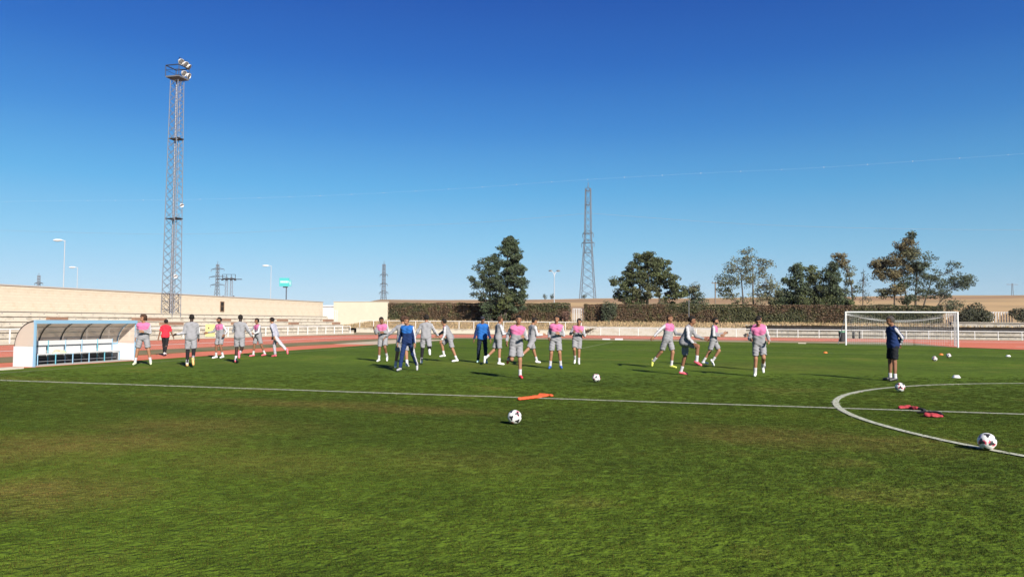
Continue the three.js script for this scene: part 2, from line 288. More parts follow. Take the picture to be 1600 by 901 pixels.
{
  const st = thing('grandstand', 'long cream concrete stepped grandstand beside the left track', 'grandstand', V(0, 0, 0));
  const vA = -20, vB = 72.5;
  for (let k = 0; k < 6; k++) {
    const uF = S0 - k * TREAD, uB = k === 5 ? -28.0 : uF - TREAD, y = (k + 1) * RISE;
    // the riser slab stands below the tread slab, set back, with an open slot between the two
    part('terrace_riser', metreUV(merge([box(uB, uF, k ? k * RISE - 0.0 : -0.05, y - 0.115, -vB, -vA)])), concM, st);
    part('terrace_seat', metreUV(box(uB - (k === 5 ? 0 : 0.1), uF + 0.04, y - 0.062, y, -vB + 0.01 * k, -vA)), concM, st);
    const holes = []; for (let v = 20 + (k % 2) * 0.5; v < vB - 1; v += 1.0 + (k % 3) * 0.07) if (hash(k, Math.round(v * 3)) < 0.75) holes.push(box(uF - 0.02, uF + 0.006, y - 0.22, y - 0.17, -v - 0.05, -v + 0.05));
    const ho = part('seat_brackets', holes, M.galv, st); ho.userData.kind = 'stuff';
  }
  part('slot_back', metreUV(merge(Array.from({ length: 6 }, (_, k) => box(S0 - k * TREAD - 0.5, S0 - k * TREAD - 0.12, (k + 1) * RISE - 0.115, (k + 1) * RISE - 0.062, -vB + 0.1, -vA - 0.1)))), concM, st);
  // brown brick stair flights let into the steps
  for (const [v0, k, w] of [[29.1, 4, 1.6], [37.5, 4, 3.8], [39.9, 3, 2.7], [48.7, 4, 1.9], [50.0, 3, 2.2], [59.4, 4, 1.8], [60.6, 3, 1.7], [69.8, 4, 2.2], [70.8, 3, 1.6]]) {
    const uF = S0 - k * TREAD; part('stair_step', metreUV(box(uF - 0.3, uF + 0.34, k * RISE + 0.001, (k + 1) * RISE - 0.07, -v0 - w, -v0)), brownM, st);
  }
  const wall = thing('block_wall', 'tall cream concrete block wall behind the grandstand steps', 'wall', V(0, 0, 0));
  part('wall_face', metreUV(box(-28.4, -28.02, -0.1, 3.84, -73.6, 20)), blockM, wall);
  part('coping', metreUV(box(-28.47, -27.96, 3.842, 3.93, -73.66, 20)), mat(0.4, 0.36, 0.32, 0.9), wall);
  const win = thing('wall_window', 'small dark shuttered opening in the cream block wall', 'window', P(-28.0, 52.45, 2.36));
  part('window_frame', [box(0, 0.05, 0, 1.02, -0.32, -0.26), box(0, 0.05, 0, 1.02, 0.26, 0.32), box(0, 0.05, 0.96, 1.02, -0.26, 0.26), box(0, 0.05, 0, 0.06, -0.26, 0.26)], mat(0.2, 0.12, 0.07, 0.7), win);
  part('window_pane', box(0.002, 0.015, 0.06, 0.96, -0.26, 0.26), mat(0.02, 0.017, 0.015, 0.3), win);
  part('window_bar', box(0.015, 0.035, 0.5, 0.55, -0.26, 0.26), mat(0.2, 0.12, 0.07, 0.7), win);
}
function railFence(name, label, a, b, y0, hgt, space, r = 0.038, group) {
  const f = thing(name, label, 'fence', V(0, 0, 0), 0, group); const L = Math.hypot(b[0] - a[0], b[1] - a[1]), n = Math.round(L / space);
  for (let k = 0; k <= n; k++) { const t = k / n, u = a[0] + (b[0] - a[0]) * t, v = a[1] + (b[1] - a[1]) * t; part('post', bar(P(u, v, y0 - 0.05), P(u, v, y0 + hgt - 0.03), r, 8), M.white, f); }
  part('top_rail', bar(P(a[0], a[1], y0 + hgt), P(b[0], b[1], y0 + hgt), r * 0.95, 8), M.white, f);
  return f;
}
railFence('rail_fence', 'white tubular rail fence between grandstand and left track', [-21.5, -12], [-21.5, 68.2], -0.05, 0.92, 2.02, 0.042);
struct('stand_kerb', metreUV(box(-22.0, -21.2, -0.04, 0.05, -68.6, 30)), concM, 'concrete kerb below the left rail fence');
{
  const yb = thing('yellow_board', 'pale yellow notice board tied to the left rail fence', 'board', P(-21.38, 41.4, 0.0));
  part('board_panel', box(0, 0.03, 0.1, 1.16, -0.62, 0.62), mat(0.75, 0.66, 0.28, 0.7), yb);
  part('board_post', box(0, 0.028, 0, 0.1, -0.5, -0.44), M.galv, yb); part('board_post', box(0, 0.028, 0, 0.1, 0.44, 0.5), M.galv, yb);
  part('clip', box(0.03, 0.05, 0.78, 0.9, 0.18, 0.3), M.dark, yb);
}
// ---------------------------------------------------------------- far end: kerb wall, rails, terraces, bank, cream wall
{
  // bank of dry grass under the hedge
  const nu = 110, nv = 14, pos = [], col = [], idx = [];
  for (let j = 0; j <= nv; j++) for (let i = 0; i <= nu; i++) {
    const u = -46 + 170 * i / nu, t = j / nv, v0 = u > 5 ? 81.2 : 79.2, v = v0 + (101 - v0) * t;
    const start = u > 5 ? (u > 24 ? 1.36 : 0.98) : 0.52, left = smooth(-40, -27, u);
    const y = -0.1 + left * ((start + 0.1) + (1.62 - start) * smooth(0, 0.72, t) + 0.16 * (fbm(u * 0.5, v * 0.5, 3) - 0.5)) + (1 - left) * 0.3 * t;
    pos.push(u, y, -v); const a = fbm(u * 0.7, v * 0.9, 3), b = fbm(u * 2.5 + 9, v * 2.5, 3);
    let c = mixc([0.40, 0.28, 0.145], [0.28, 0.195, 0.095], smooth(0.4, 0.65, a)); c = mixc(c, [0.16, 0.12, 0.055], smooth(0.58, 0.75, b) * 0.8); col.push(...c.map(k => k * BASE));
  }
  for (let j = 0; j < nv; j++) for (let i = 0; i < nu; i++) { const a = j * (nu + 1) + i; idx.push(a, a + 1, a + nu + 1, a + 1, a + nu + 2, a + nu + 1); }
  const g = new THREE.BufferGeometry(); g.setAttribute('position', new THREE.Float32BufferAttribute(pos, 3)); g.setAttribute('color', new THREE.Float32BufferAttribute(col, 3)); g.setIndex(idx); g.computeVertexNormals();
  struct('grass_bank', g, new THREE.MeshStandardMaterial({ vertexColors: true, roughness: 1 }), 'bank of dry grass below the hedge');
  // dry tufts on the bank
  const tp = [], tc = [];
  for (let k = 0; k < 26000; k++) {
    const i = rnd() * nu, j = Math.pow(rnd(), 1.1) * nv * 0.75, ii = Math.floor(i), jj = Math.floor(j), q = (a, b) => pos.slice(3 * (b * (nu + 1) + a), 3 * (b * (nu + 1) + a) + 3);
    const A = q(ii, jj), B = q(ii + 1, jj), C = q(ii, jj + 1), fi = i - ii, fj = j - jj; const x = A[0] + (B[0] - A[0]) * fi, y = A[1] + (B[1] - A[1]) * fi + (C[1] - A[1]) * fj, z = A[2] + (C[2] - A[2]) * fj;
    if (x < -34) continue;
    const h = rr(0.08, 0.3), w = rr(0.03, 0.07), a = rr(0, 6.28), lx = rr(-0.12, 0.12), lz = rr(-0.12, 0.12);
    tp.push(x - Math.cos(a) * w, y - 0.03, z - Math.sin(a) * w, x + Math.cos(a) * w, y - 0.03, z + Math.sin(a) * w, x + lx, y + h, z + lz);
    const e = rr(0.6, 1.2), c = rnd() < 0.15 ? [0.17 * e, 0.16 * e, 0.06 * e] : [0.42 * e, 0.30 * e, 0.16 * e]; for (let q2 = 0; q2 < 3; q2++) tc.push(c[0] * BASE, c[1] * BASE, c[2] * BASE);
  }
  const tg = new THREE.BufferGeometry(); tg.setAttribute('position', new THREE.Float32BufferAttribute(tp, 3)); tg.setAttribute('color', new THREE.Float32BufferAttribute(tc, 3)); tg.computeVertexNormals();
  const to = part('dry_grass_tufts', tg, new THREE.MeshStandardMaterial({ vertexColors: true, roughness: 1, side: THREE.DoubleSide }), scene); to.userData = { kind: 'stuff', label: 'dry straw tufts on the bank', category: 'grass' };

  const rw = thing('retaining_wall', 'low pale retaining wall under the far rail fence', 'wall', V(0, 0, 0));
  part('wall_body', metreUV(box(-26, 4.6, -0.1, 0.5, -79.6, -79.2)), concM, rw);
  part('wall_cap', metreUV(box(-26.03, 4.64, 0.501, 0.56, -79.64, -79.14)), concM, rw);
  part('end_pier', metreUV(box(4.3, 4.74, -0.1, 1.06, -82.4, -79.66)), concM, rw);
  railFence('rail_fence', 'white rail fence on the low wall below the left hedge', [-25.6, 79.4], [4.5, 79.4], 0.56, 0.98, 2.0);
  railFence('rail_fence', 'white rail fence in front of the far end terraces', [4.7, 79.0], [76, 79.0], -0.05, 0.94, 2.3);
  // block wall, then terraces that step up to the right
  const lw = thing('low_wall', 'low whitish concrete wall below the middle hedge', 'wall', V(0, 0, 0));
  part('wall_body', metreUV(box(4.75, 24.3, -0.1, 0.96, -81.3, -80.7)), new THREE.MeshStandardMaterial({ map: colorTexture(512, 512, (i, j) => { const a = tnoise(i, j, 512, 512, 8, 5), b = tnoise(i, j + 44, 512, 512, 40, 3), k = 0.86 + 0.28 * b; return mixc([0.48 * k, 0.44 * k, 0.385 * k], [0.4, 0.35, 0.28], smooth(0.5, 0.7, a) * 0.6); }, [2.6, 2.6]), roughness: 0.9 }), lw);
  part('wall_cap', metreUV(box(4.72, 24.3, 0.961, 1.03, -81.36, -80.62)), concM, lw);
  const row = (t, u0, u1, vF, y0, y1, depth) => {
    part('terrace_riser', metreUV(box(u0, u1, y0, y1 - 0.2, -vF - depth, -vF)), concGreyM, t);
    part('terrace_slab', metreUV(box(u0 - 0.02, u1, y1 - 0.09, y1, -vF - depth - 0.12, -vF + 0.04)), concGreyM, t);
    part('slot_back', box(u0 + 0.1, u1 - 0.1, y1 - 0.2, y1 - 0.09, -vF - depth + 0.1, -vF - 0.24), concGreyM, t);
    const holes = []; for (let u = u0 + 0.5; u < Math.min(u1, 70); u += 0.72) if (hash(Math.round(u * 9), Math.round(y1 * 50)) < 0.8) holes.push(box(u - 0.07, u + 0.07, y1 - 0.34, y1 - 0.27, -vF - 0.02, -vF + 0.008));
    const ho = part('seat_brackets', holes, M.galv, t); ho.userData.kind = 'stuff';
  };
  const te = thing('terrace', 'low grey concrete terrace steps behind the goal', 'terrace', V(0, 0, 0));
  row(te, 24.3, 90, 80.4, -0.1, 0.42, 0.8); row(te, 24.3, 90, 81.2, 0.42, 0.88, 0.8); row(te, 24.3, 90, 82.0, 0.88, 1.4, 0.9);
  row(te, 47.2, 90, 82.9, 1.4, 1.92, 1.2);
  part('rubble_step', metreUV(merge([box(43.6, 47.1, 1.4, 1.6, -83.9, -82.95), box(45.2, 47.1, 1.601, 1.72, -83.85, -83.1)])), new THREE.MeshStandardMaterial({ map: concGreyT, color: lin(0.42, 0.36, 0.3), roughness: 1 }), te);
  const cw = thing('cream_wall', 'plain sunlit cream end wall beside the hedge', 'wall', V(0, 0, 0));
  part('wall_face', metreUV(box(-37.6, -28.4, -0.1, 4.45, -95.4, -95.0)), new THREE.MeshStandardMaterial({ map: colorTexture(256, 256, (i, j) => { const k = 0.95 + 0.1 * tnoise(i, j, 256, 256, 8, 4); return [0.60 * k, 0.54 * k, 0.42 * k]; }, [5, 5]), roughness: 0.9 }), cw);
  part('coping', metreUV(box(-37.65, -28.35, 4.451, 4.52, -95.47, -94.93)), mat(0.6, 0.55, 0.46, 0.9), cw);
  // white barred gate in the gap between the walls and a pale shed beyond
  const barFence = (label, u0, u1, v, y0, y1, sp, dirU = 1) => {
    const f = thing('bar_fence', label, 'fence', V(0, 0, 0));
    const n = Math.round((u1 - u0) / sp);
    for (let k = 0; k <= n; k++) { const u = u0 + (u1 - u0) * k / n; part('bar', box(u - 0.045, u + 0.045, y0, y1 - 0.05, -v - 0.04, -v + 0.04), M.whiteMatte, f); }
    part('rail', box(u0 - 0.05, u1 + 0.05, y1 - 0.11, y1 - 0.04, -v - 0.075, -v - 0.042), M.whiteMatte, f); part('rail', box(u0 - 0.05, u1 + 0.05, y0 + 0.25, y0 + 0.32, -v - 0.075, -v - 0.042), M.whiteMatte, f); return f;
  };
  barFence('white barred gate in the gap beside the cream end wall', -37.4, -34.4, 90, 0.0, 3.1, 0.3);
  const sh = thing('pale_shed', 'pale flat roofed shed seen through the gap between walls', 'shed', P(-60, 132, 0));
  part('wall', box(-12, 5, -0.1, 4.3, -4, 4), mat(0.72, 0.72, 0.72, 0.8), sh); part('roof', box(-12.2, 5.2, 4.301, 4.6, -4.2, 4.2), mat(0.6, 0.62, 0.66, 0.6), sh); part('door', box(-3.2, -1.8, 0, 2.6, 4.0, 4.04), mat(0.4, 0.42, 0.45, 0.6), sh);
  barFence('white bar fence in the hedge gap left of the round tree', 0.7, 2.2, 95.5, 1.4, 3.6, 0.24);
  barFence('white bar fence in the hedge gap behind the right goal post', 50.6, 52.0, 97.4, 1.4, 3.2, 0.26);
  barFence('white bar fence between the two bushes at the right edge', 55.4, 58.2, 97, 1.4, 3.35, 0.3);
}
// ---------------------------------------------------------------- hedges, bushes and trees
const leafM = new THREE.MeshPhysicalMaterial({ vertexColors: true, roughness: 0.75, side: THREE.DoubleSide, transmission: 0.25, thickness: 0 });
const barkT = colorTexture(128, 256, (i, j) => { const k = 0.6 + 0.8 * tnoise(i, j >> 2, 128, 64, 16, 3); return [0.12 * k, 0.095 * k, 0.072 * k]; });
const barkM = new THREE.MeshStandardMaterial({ map: barkT, roughness: 1 });
class Leaves {
  constructor() { this.p = []; this.c = []; }
  add(x, y, z, s, c) {                                            // one small folded leaf spray
    const a = rr(0, 6.283), b = rr(-1, 1), q = Math.sqrt(1 - b * b), ax = [q * Math.cos(a), b, q * Math.sin(a)];
    const t = rr(0, 6.283), ref = Math.abs(ax[1]) < 0.9 ? [0, 1, 0] : [1, 0, 0];
    let e = [ax[1] * ref[2] - ax[2] * ref[1], ax[2] * ref[0] - ax[0] * ref[2], ax[0] * ref[1] - ax[1] * ref[0]]; const l = Math.hypot(...e); e = e.map(k => k / l);
    const f = [ax[1] * e[2] - ax[2] * e[1], ax[2] * e[0] - ax[0] * e[2], ax[0] * e[1] - ax[1] * e[0]];
    const d1 = [0, 1, 2].map(k => e[k] * Math.cos(t) + f[k] * Math.sin(t)), d2 = [0, 1, 2].map(k => -e[k] * Math.sin(t) + f[k] * Math.cos(t));
    const L = s * rr(0.7, 1.3), Wd = s * rr(0.35, 0.6), o = [x, y, z];
    const A = o.map((k, i) => k - d1[i] * L), B = o.map((k, i) => k + d2[i] * Wd + ax[i] * s * 0.15), C = o.map((k, i) => k + d1[i] * L), E = o.map((k, i) => k - d2[i] * Wd + ax[i] * s * 0.15);
    this.p.push(...A, ...B, ...C, ...A, ...C, ...E); for (let k = 0; k < 6; k++) this.c.push(c[0] * 0.85, c[1] * 0.85, c[2] * 0.85);
  }
  geo() { const g = new THREE.BufferGeometry(); g.setAttribute('position', new THREE.Float32BufferAttribute(this.p, 3)); g.setAttribute('color', new THREE.Float32BufferAttribute(this.c, 3)); g.computeVertexNormals(); return g; }
}
function hedge(label, u0, u1, v0, v1, y0, y1f, n, brown, cat = 'hedge', name = 'hedge') {
  const h = thing(name, label, cat, V(0, 0, 0)); const lv = new Leaves();
  const top = u => y1f(u) + 0.28 * (fbm(u * 0.9, 3.3, 3) - 0.5);
  const core = new THREE.BoxGeometry(u1 - u0 - 0.5, 1, v1 - v0 - 0.5, 40, 1, 1); core.translate((u0 + u1) / 2, 0.5, -(v0 + v1) / 2);
  const p = core.attributes.position; for (let i = 0; i < p.count; i++) p.setY(i, p.getY(i) > 0.5 ? top(p.getX(i)) - 0.3 : y0);
  core.computeVertexNormals();
  part('inner_branches', core, mat(0.062, 0.058, 0.022, 1), h);
  for (let k = 0; k < n; k++) {
    const u = rr(u0, u1), face = rnd(), yt = top(u); let y, v;
    const bulge = 0.3 * (fbm(u * 1.3 + 7, 0.5, 3) - 0.5);
    if (face < 0.72) { y = y0 + (yt - y0) * rnd(); v = v0 + rr(-0.05, 0.4) * rnd() * 1.2 + bulge + 0.25 * fbm(u * 2, y * 2 + 5, 2) - 0.15; } else { y = yt - rr(0, 0.22) * rnd(); v = rr(v0, v1); }
    const a = fbm(u * 0.22 + brown * 9, y * 0.5, 3), b = fbm(u * 1.6, y * 1.2 + 33, 3), e = rr(0.55, 1.35);
    let c = mixc([0.068, 0.076, 0.018], [0.125, 0.070, 0.030], smooth(0.42, 0.62, a + brown * 0.06)); c = mixc(c, [0.115, 0.115, 0.03], smooth(0.55, 0.72, b) * 0.7); c = mixc(c, [0.24, 0.15, 0.09], (rnd() < 0.05 ? 0.8 : 0));
    lv.add(u, y, -v, rr(0.07, 0.16), c.map(q => q * e));
  }
  for (let k = 0; k < n * 0.05; k++) { const s = rnd() < 0.5; lv.add(s ? u0 + rr(-0.05, 0.3) : u1 + rr(-0.3, 0.05), y0 + (top(u0) - y0) * rnd(), -rr(v0, v1), rr(0.08, 0.16), [0.07, 0.06, 0.025]); }
  part('foliage', lv.geo(), leafM, h); return h;
}
hedge('clipped brown green hedge beside the cream end wall', -28.3, 0.1, 95, 97, 1.3, () => 4.28, 22000, 0.5);
hedge('long clipped dark hedge below the round tree and goal', 2.4, 49.6, 95, 97, 1.3, u => 4.15 - 0.2 * smooth(20, 50, u) + 0.12 * smooth(36, 42, u), 32000, 0);
function bush(label, u, v, y, rx, ry, rz, n, col, name = 'bush') {
  const b = thing(name, label, 'bush', P(u, v, y)); const lv = new Leaves();
  const lobes = Array.from({ length: 9 }, () => [rr(-0.6, 0.6) * rx, rr(0.25, 0.75) * ry * 1.6, rr(-0.5, 0.5) * rz, rr(0.35, 0.6)]);
  for (let k = 0; k < n; k++) { const l = lobes[k % 9]; let x, yy, z, q; do { x = rr(-1, 1); yy = rr(-1, 1); z = rr(-1, 1); q = x * x + yy * yy + z * z; } while (q > 1 || q < 0.3 * rnd()); const e = rr(0.5, 1.4); lv.add(l[0] + x * rx * l[3], Math.max(0.03, l[1] + yy * ry * l[3]), l[2] + z * rz * l[3], rr(0.07, 0.17), col.map(q2 => q2 * e)); }
  const st = []; for (const l of lobes) st.push(bar(V(0, -0.1, 0), V(l[0], l[1], l[2]), 0.04, 5, 0.015));
  part('stems', st, barkM, b); part('crown', lv.geo(), leafM, b); return b;
}
bush('dark rounded bush at the right of the goal', 53.8, 95.6, 1.45, 2.5, 1.95, 1.4, 5200, [0.05, 0.055, 0.018]);
bush('low dark bush touching the right goal post', 52.0, 95.2, 1.45, 0.9, 1.15, 0.9, 1800, [0.052, 0.05, 0.02]);
bush('dark bush cut by the right edge of the picture', 59.8, 95.5, 1.45, 2.9, 1.9, 1.4, 5200, [0.05, 0.055, 0.018]);
bush('small reddish bush beside the white bars in the hedge gap', -0.3, 94.3, 1.4, 0.75, 1.2, 0.6, 900, [0.14, 0.07, 0.045]);
bush('small shrub left of the round tree standing against hedge', 6.2, 94.2, 1.5, 1.35, 2.1, 1.0, 1500, [0.055, 0.075, 0.03], 'shrub');

// trees: trunks: [[x0,y0,x1,y1,r0,r1]...]; lobes: [x, y, rx, ry, weight, colour]
function tree(label, u, v, y, trunks, lobes, nClump, perClump, leafSize, spread, twig = 1, name = 'tree') {
  const t = thing(name, label, 'tree', P(u, v, y)); const wood = [], lv = new Leaves();
  const tops = [];
  for (const [x0, y0, x1, y1, r0, r1] of trunks) {
    const mx = (x0 + x1) / 2 + rr(-0.15, 0.15), z1 = rr(-0.4, 0.4), my = (y0 + y1) / 2;
    wood.push(bar(V(x0, y0, 0), V(mx, my, z1 * 0.4), r0, 7, (r0 + r1) / 2), bar(V(mx, my - 0.03, z1 * 0.4), V(x1, y1, z1), (r0 + r1) / 2, 7, r1));
    for (const k of [0.45, 0.7, 1]) tops.push([mx + (x1 - mx) * (k - 0.45) / 0.55, my + (y1 - my) * (k - 0.45) / 0.55, z1 * k, r1]);
  }
  let wsum = 0; for (const l of lobes) wsum += l[4];
  for (const l of lobes) {
    const n = Math.max(2, Math.round(nClump * 1.25 * l[4] / wsum));
    // limb to the lobe
    let best = tops[0], bd = 1e9; for (const q of tops) { const d = Math.hypot(q[0] - l[0], (q[1] - l[1]) * 1.4) + (q[1] > l[1] ? 1.5 : 0); if (d < bd) { bd = d; best = q; } }
    const lc = V(l[0], l[1], rr(-0.3, 0.3) * l[2]); const o = V(best[0], best[1], best[2]);
    wood.push(bar(o, lc, Math.max(0.05, best[3] * 0.8), 6, 0.035));
    for (let k = 0; k < n; k++) {
      let x, yy, z, q; do { x = rr(-1, 1); yy = rr(-1, 1); z = rr(-1, 1); q = x * x + yy * yy + z * z; } while (q > 1 || q < 0.18);
      const c = V(l[0] + x * l[2], l[1] + yy * l[3], lc.z + z * l[2] * 0.9), e0 = rr(0.7, 1.3);
      if (rnd() < 0.75 * twig) { const m = o.clone().lerp(lc, rr(0.4, 1)); wood.push(bar(m, c, rr(0.022, 0.04), 4, 0.012)); if (rnd() < 0.5 * twig) wood.push(bar(c, c.clone().add(V(rr(-0.5, 0.5), rr(-0.1, 0.7), rr(-0.5, 0.5))), 0.016, 3, 0.008)); }
      const cr = spread * rr(0.7, 1.4), cn = Math.round(perClump * 2.1 * rr(0.5, 1.4));
      for (let i = 0; i < cn; i++) { const a = rr(0, 6.283), b = rr(-1, 1), s = Math.sqrt(1 - b * b), R = cr * Math.cbrt(rnd()); const e = e0 * rr(0.65, 1.35); lv.add(c.x + Math.cos(a) * s * R, c.y + b * R * 0.62, c.z + Math.sin(a) * s * R, leafSize * 1.0 * rr(0.7, 1.3), l[5].map(k2 => k2 * e)); }
    }
  }
  part('trunk', wood.map(g => { g.deleteAttribute('uv'); return g; }), mat(0.085, 0.07, 0.055, 1), t); part('crown', lv.geo(), leafM, t); return t;
}
const grow = t => t.scale.set(0.92, 1.17, 1);
const G1 = [0.040, 0.064, 0.018], G2 = [0.066, 0.084, 0.016], G3 = [0.088, 0.096, 0.026], BR = [0.128, 0.102, 0.034], OL = [0.115, 0.118, 0.048], TE = [0.052, 0.073, 0.029];
tree('tall dark evergreen with tiered crown before the left hedge', -8.6, 91.5, 1.55, [[0, -0.2, 0.4, 10.5, 0.3, 0.08], [-0.5, -0.2, -0.6, 6, 0.2, 0.06]],
  [[0.2, 10.6, 1.1, 1.2, 0.9, G1], [1.0, 11.4, 1.1, 1.0, 1, G1], [1.0, 9.3, 1.3, 1.4, 1.3, G1], [0.9, 7.6, 1.6, 1.5, 1.5, G1], [1.9, 7.4, 1.2, 0.8, 0.7, G1], [1.6, 5.6, 1.6, 1.3, 1.5, G1], [0.4, 5.4, 1.6, 1.5, 1.5, G1], [2.0, 3.8, 1.4, 1.1, 1.1, G1], [0.3, 3.2, 1.7, 1.4, 1.5, G2], [-0.6, 1.4, 1.5, 1.3, 1.0, G2], [1.8, 2.0, 1.2, 1.0, 0.6, G1]], 150, 62, 0.15, 0.6, 0.5);
tree('thinner dark tree with bare left twigs beside the evergreen', -10.9, 91.8, 1.55, [[0.2, -0.2, -0.3, 9, 0.22, 0.06], [-0.2, 0, -1.3, 5.5, 0.12, 0.04]],
  [[0.6, 8.6, 1.2, 1.2, 1, G1], [0.2, 6.9, 1.4, 1.4, 1.2, G1], [0.9, 5.2, 1.4, 1.5, 1.2, G1], [-1.4, 6.0, 1.6, 1.6, 0.5, TE], [-1.6, 4.4, 1.5, 1.2, 0.5, TE], [-0.2, 3.2, 1.6, 1.3, 0.9, G1], [0.4, 1.6, 1.4, 1.2, 0.9, G1], [-1.2, 8.0, 1.0, 1.2, 0.2, TE]], 110, 42, 0.14, 0.6, 1);
tree('broad round crowned olive green tree behind the middle hedge', 11.1, 98.5, 1.75, [[-0.7, -0.2, -1.0, 6, 0.26, 0.1], [0.0, -0.2, 0.3, 7.6, 0.26, 0.09], [1.6, -0.2, 1.9, 5.6, 0.22, 0.08]],
  [[0.0, 8.9, 2.0, 1.3, 1.5, G2], [-2.0, 7.6, 1.7, 1.2, 1.1, G2], [1.9, 7.9, 1.7, 1.3, 1.2, G2], [-3.3, 5.8, 1.6, 1.3, 1.1, G2], [0, 6.6, 2.3, 1.5, 1.7, G2], [3.4, 5.9, 1.7, 1.3, 1.2, G2], [-3.2, 4.0, 1.9, 1.1, 1.1, G2], [0.3, 4.4, 2.2, 1.2, 1.3, G3], [3.9, 4.3, 1.8, 1.0, 1.1, G2], [-1.6, 2.7, 1.7, 0.9, 0.7, G2], [3.4, 2.6, 1.4, 0.7, 0.4, G2]], 190, 52, 0.15, 0.62, 0.6);
tree('small pale green sapling right of the round tree', 17.9, 99.0, 1.75, [[0, -0.2, 0, 5.2, 0.1, 0.03]], [[0.1, 5.1, 0.7, 0.8, 0.6, OL], [0.0, 3.9, 1.2, 0.9, 1, TE], [-0.5, 2.7, 1.3, 0.7, 0.9, TE], [0.9, 2.8, 1.2, 0.7, 0.8, TE]], 42, 24, 0.13, 0.5, 1);
tree('airy sparse olive tree with two trunks behind the hedge', 25.4, 100, 1.75, [[-0.4, -0.2, -0.9, 7.5, 0.17, 0.05], [0.9, -0.2, 0.8, 8.5, 0.17, 0.05], [-0.3, 0.3, -2.6, 5, 0.1, 0.04]],
  [[0, 9.6, 1.5, 1.0, 0.7, OL], [-1.5, 8.0, 1.7, 1.2, 0.9, OL], [1.7, 8.2, 1.8, 1.2, 0.9, OL], [-2.9, 5.9, 1.5, 1.1, 0.9, G3], [-0.4, 6.3, 1.8, 1.3, 1, OL], [2.6, 5.8, 1.8, 1.4, 1.0, OL], [-3.0, 4.3, 1.4, 0.9, 0.6, G3], [1.9, 3.6, 1.8, 1.3, 0.9, OL], [3.4, 3.6, 1.2, 1.1, 0.6, OL], [-1.3, 3.2, 1.4, 0.9, 0.4, OL]], 165, 17, 0.13, 0.62, 1);
grow(tree('dark conical tree at left of the three tree group', 32.0, 101, 1.8, [[0, -0.2, 0.2, 6.2, 0.18, 0.05]], [[0.9, 3.0, 1.7, 1.2, 1.2, G2], [-1.8, 2.4, 1.5, 0.9, 1.0, G2], [0.3, 6.3, 0.9, 0.8, 0.8, G1], [-0.2, 5.2, 1.4, 1.0, 1.2, G1], [0.7, 4.1, 1.6, 1.0, 1.2, G1], [-1.3, 3.3, 1.5, 0.9, 1.1, G1], [-2.4, 2.1, 1.2, 0.8, 0.8, G1], [0.5, 2.3, 1.7, 1.0, 1.2, G2], [-0.8, 1.4, 1.3, 0.8, 0.6, G1]], 125, 42, 0.14, 0.55, 0.5));
grow(tree('lighter green tree in the middle of the three tree group', 34.7, 102, 1.8, [[0, -0.2, 0, 5.6, 0.16, 0.05]], [[-0.5, 6.1, 1.1, 0.8, 0.8, G2], [0.4, 5.2, 1.3, 0.9, 1, G2], [-0.5, 3.9, 1.4, 1.0, 1, TE], [0.6, 2.7, 1.2, 0.9, 0.7, G2]], 60, 32, 0.14, 0.55, 0.8));
grow(tree('dark green tree at right of the three tree group', 36.8, 101, 1.8, [[-0.2, -0.2, 0.1, 6.2, 0.17, 0.05]], [[-1.4, 3.4, 1.4, 1.2, 1.0, G2], [2.0, 2.6, 1.6, 1.0, 1.0, G2], [0.1, 6.5, 0.9, 0.8, 0.8, G1], [0.4, 5.3, 1.3, 0.9, 1, G1], [-0.2, 4.0, 1.5, 1.0, 1.2, G1], [0.8, 3.0, 1.5, 0.9, 1, G1], [-0.7, 2.3, 1.5, 1.0, 1, G2], [1.4, 2.0, 1.2, 0.8, 0.6, G1]], 120, 40, 0.14, 0.55, 0.5));
tree('tall slim leaning tree with brownish top near the bare one', 39.9, 103, 1.8, [[0.5, -0.2, -0.1, 6, 0.17, 0.07], [-0.1, 5.8, -1.4, 9.2, 0.07, 0.03]], [[-1.6, 9.4, 0.9, 0.6, 0.7, BR], [-1.3, 8.5, 1.1, 0.6, 0.8, BR], [-0.4, 7.4, 0.9, 0.9, 0.7, OL], [-0.1, 6.0, 0.8, 0.9, 0.4, OL], [-1.3, 4.6, 1.1, 1.0, 0.6, TE], [0.6, 4.6, 0.8, 1.0, 0.3, TE], [-1.0, 2.8, 1.1, 0.8, 0.4, TE]], 66, 18, 0.13, 0.5, 1);
tree('thin nearly bare tree between leaning tree and brown one', 41.4, 103, 1.8, [[0, -0.2, 0.1, 7.2, 0.1, 0.02]], [[0, 6.0, 0.8, 1.5, 0.8, TE], [0.4, 3.6, 1.0, 1.2, 0.8, TE]], 38, 3, 0.1, 0.4, 1);
bush('rounded bush behind hedge beneath the thin bare tree', 42.6, 102, 1.75, 1.7, 1.7, 1.3, 1400, [0.06, 0.075, 0.035]);
bush('dark narrow shrub at the foot of the leaning tree', 40.2, 100, 1.75, 0.7, 1.1, 0.6, 800, [0.03, 0.035, 0.015]);
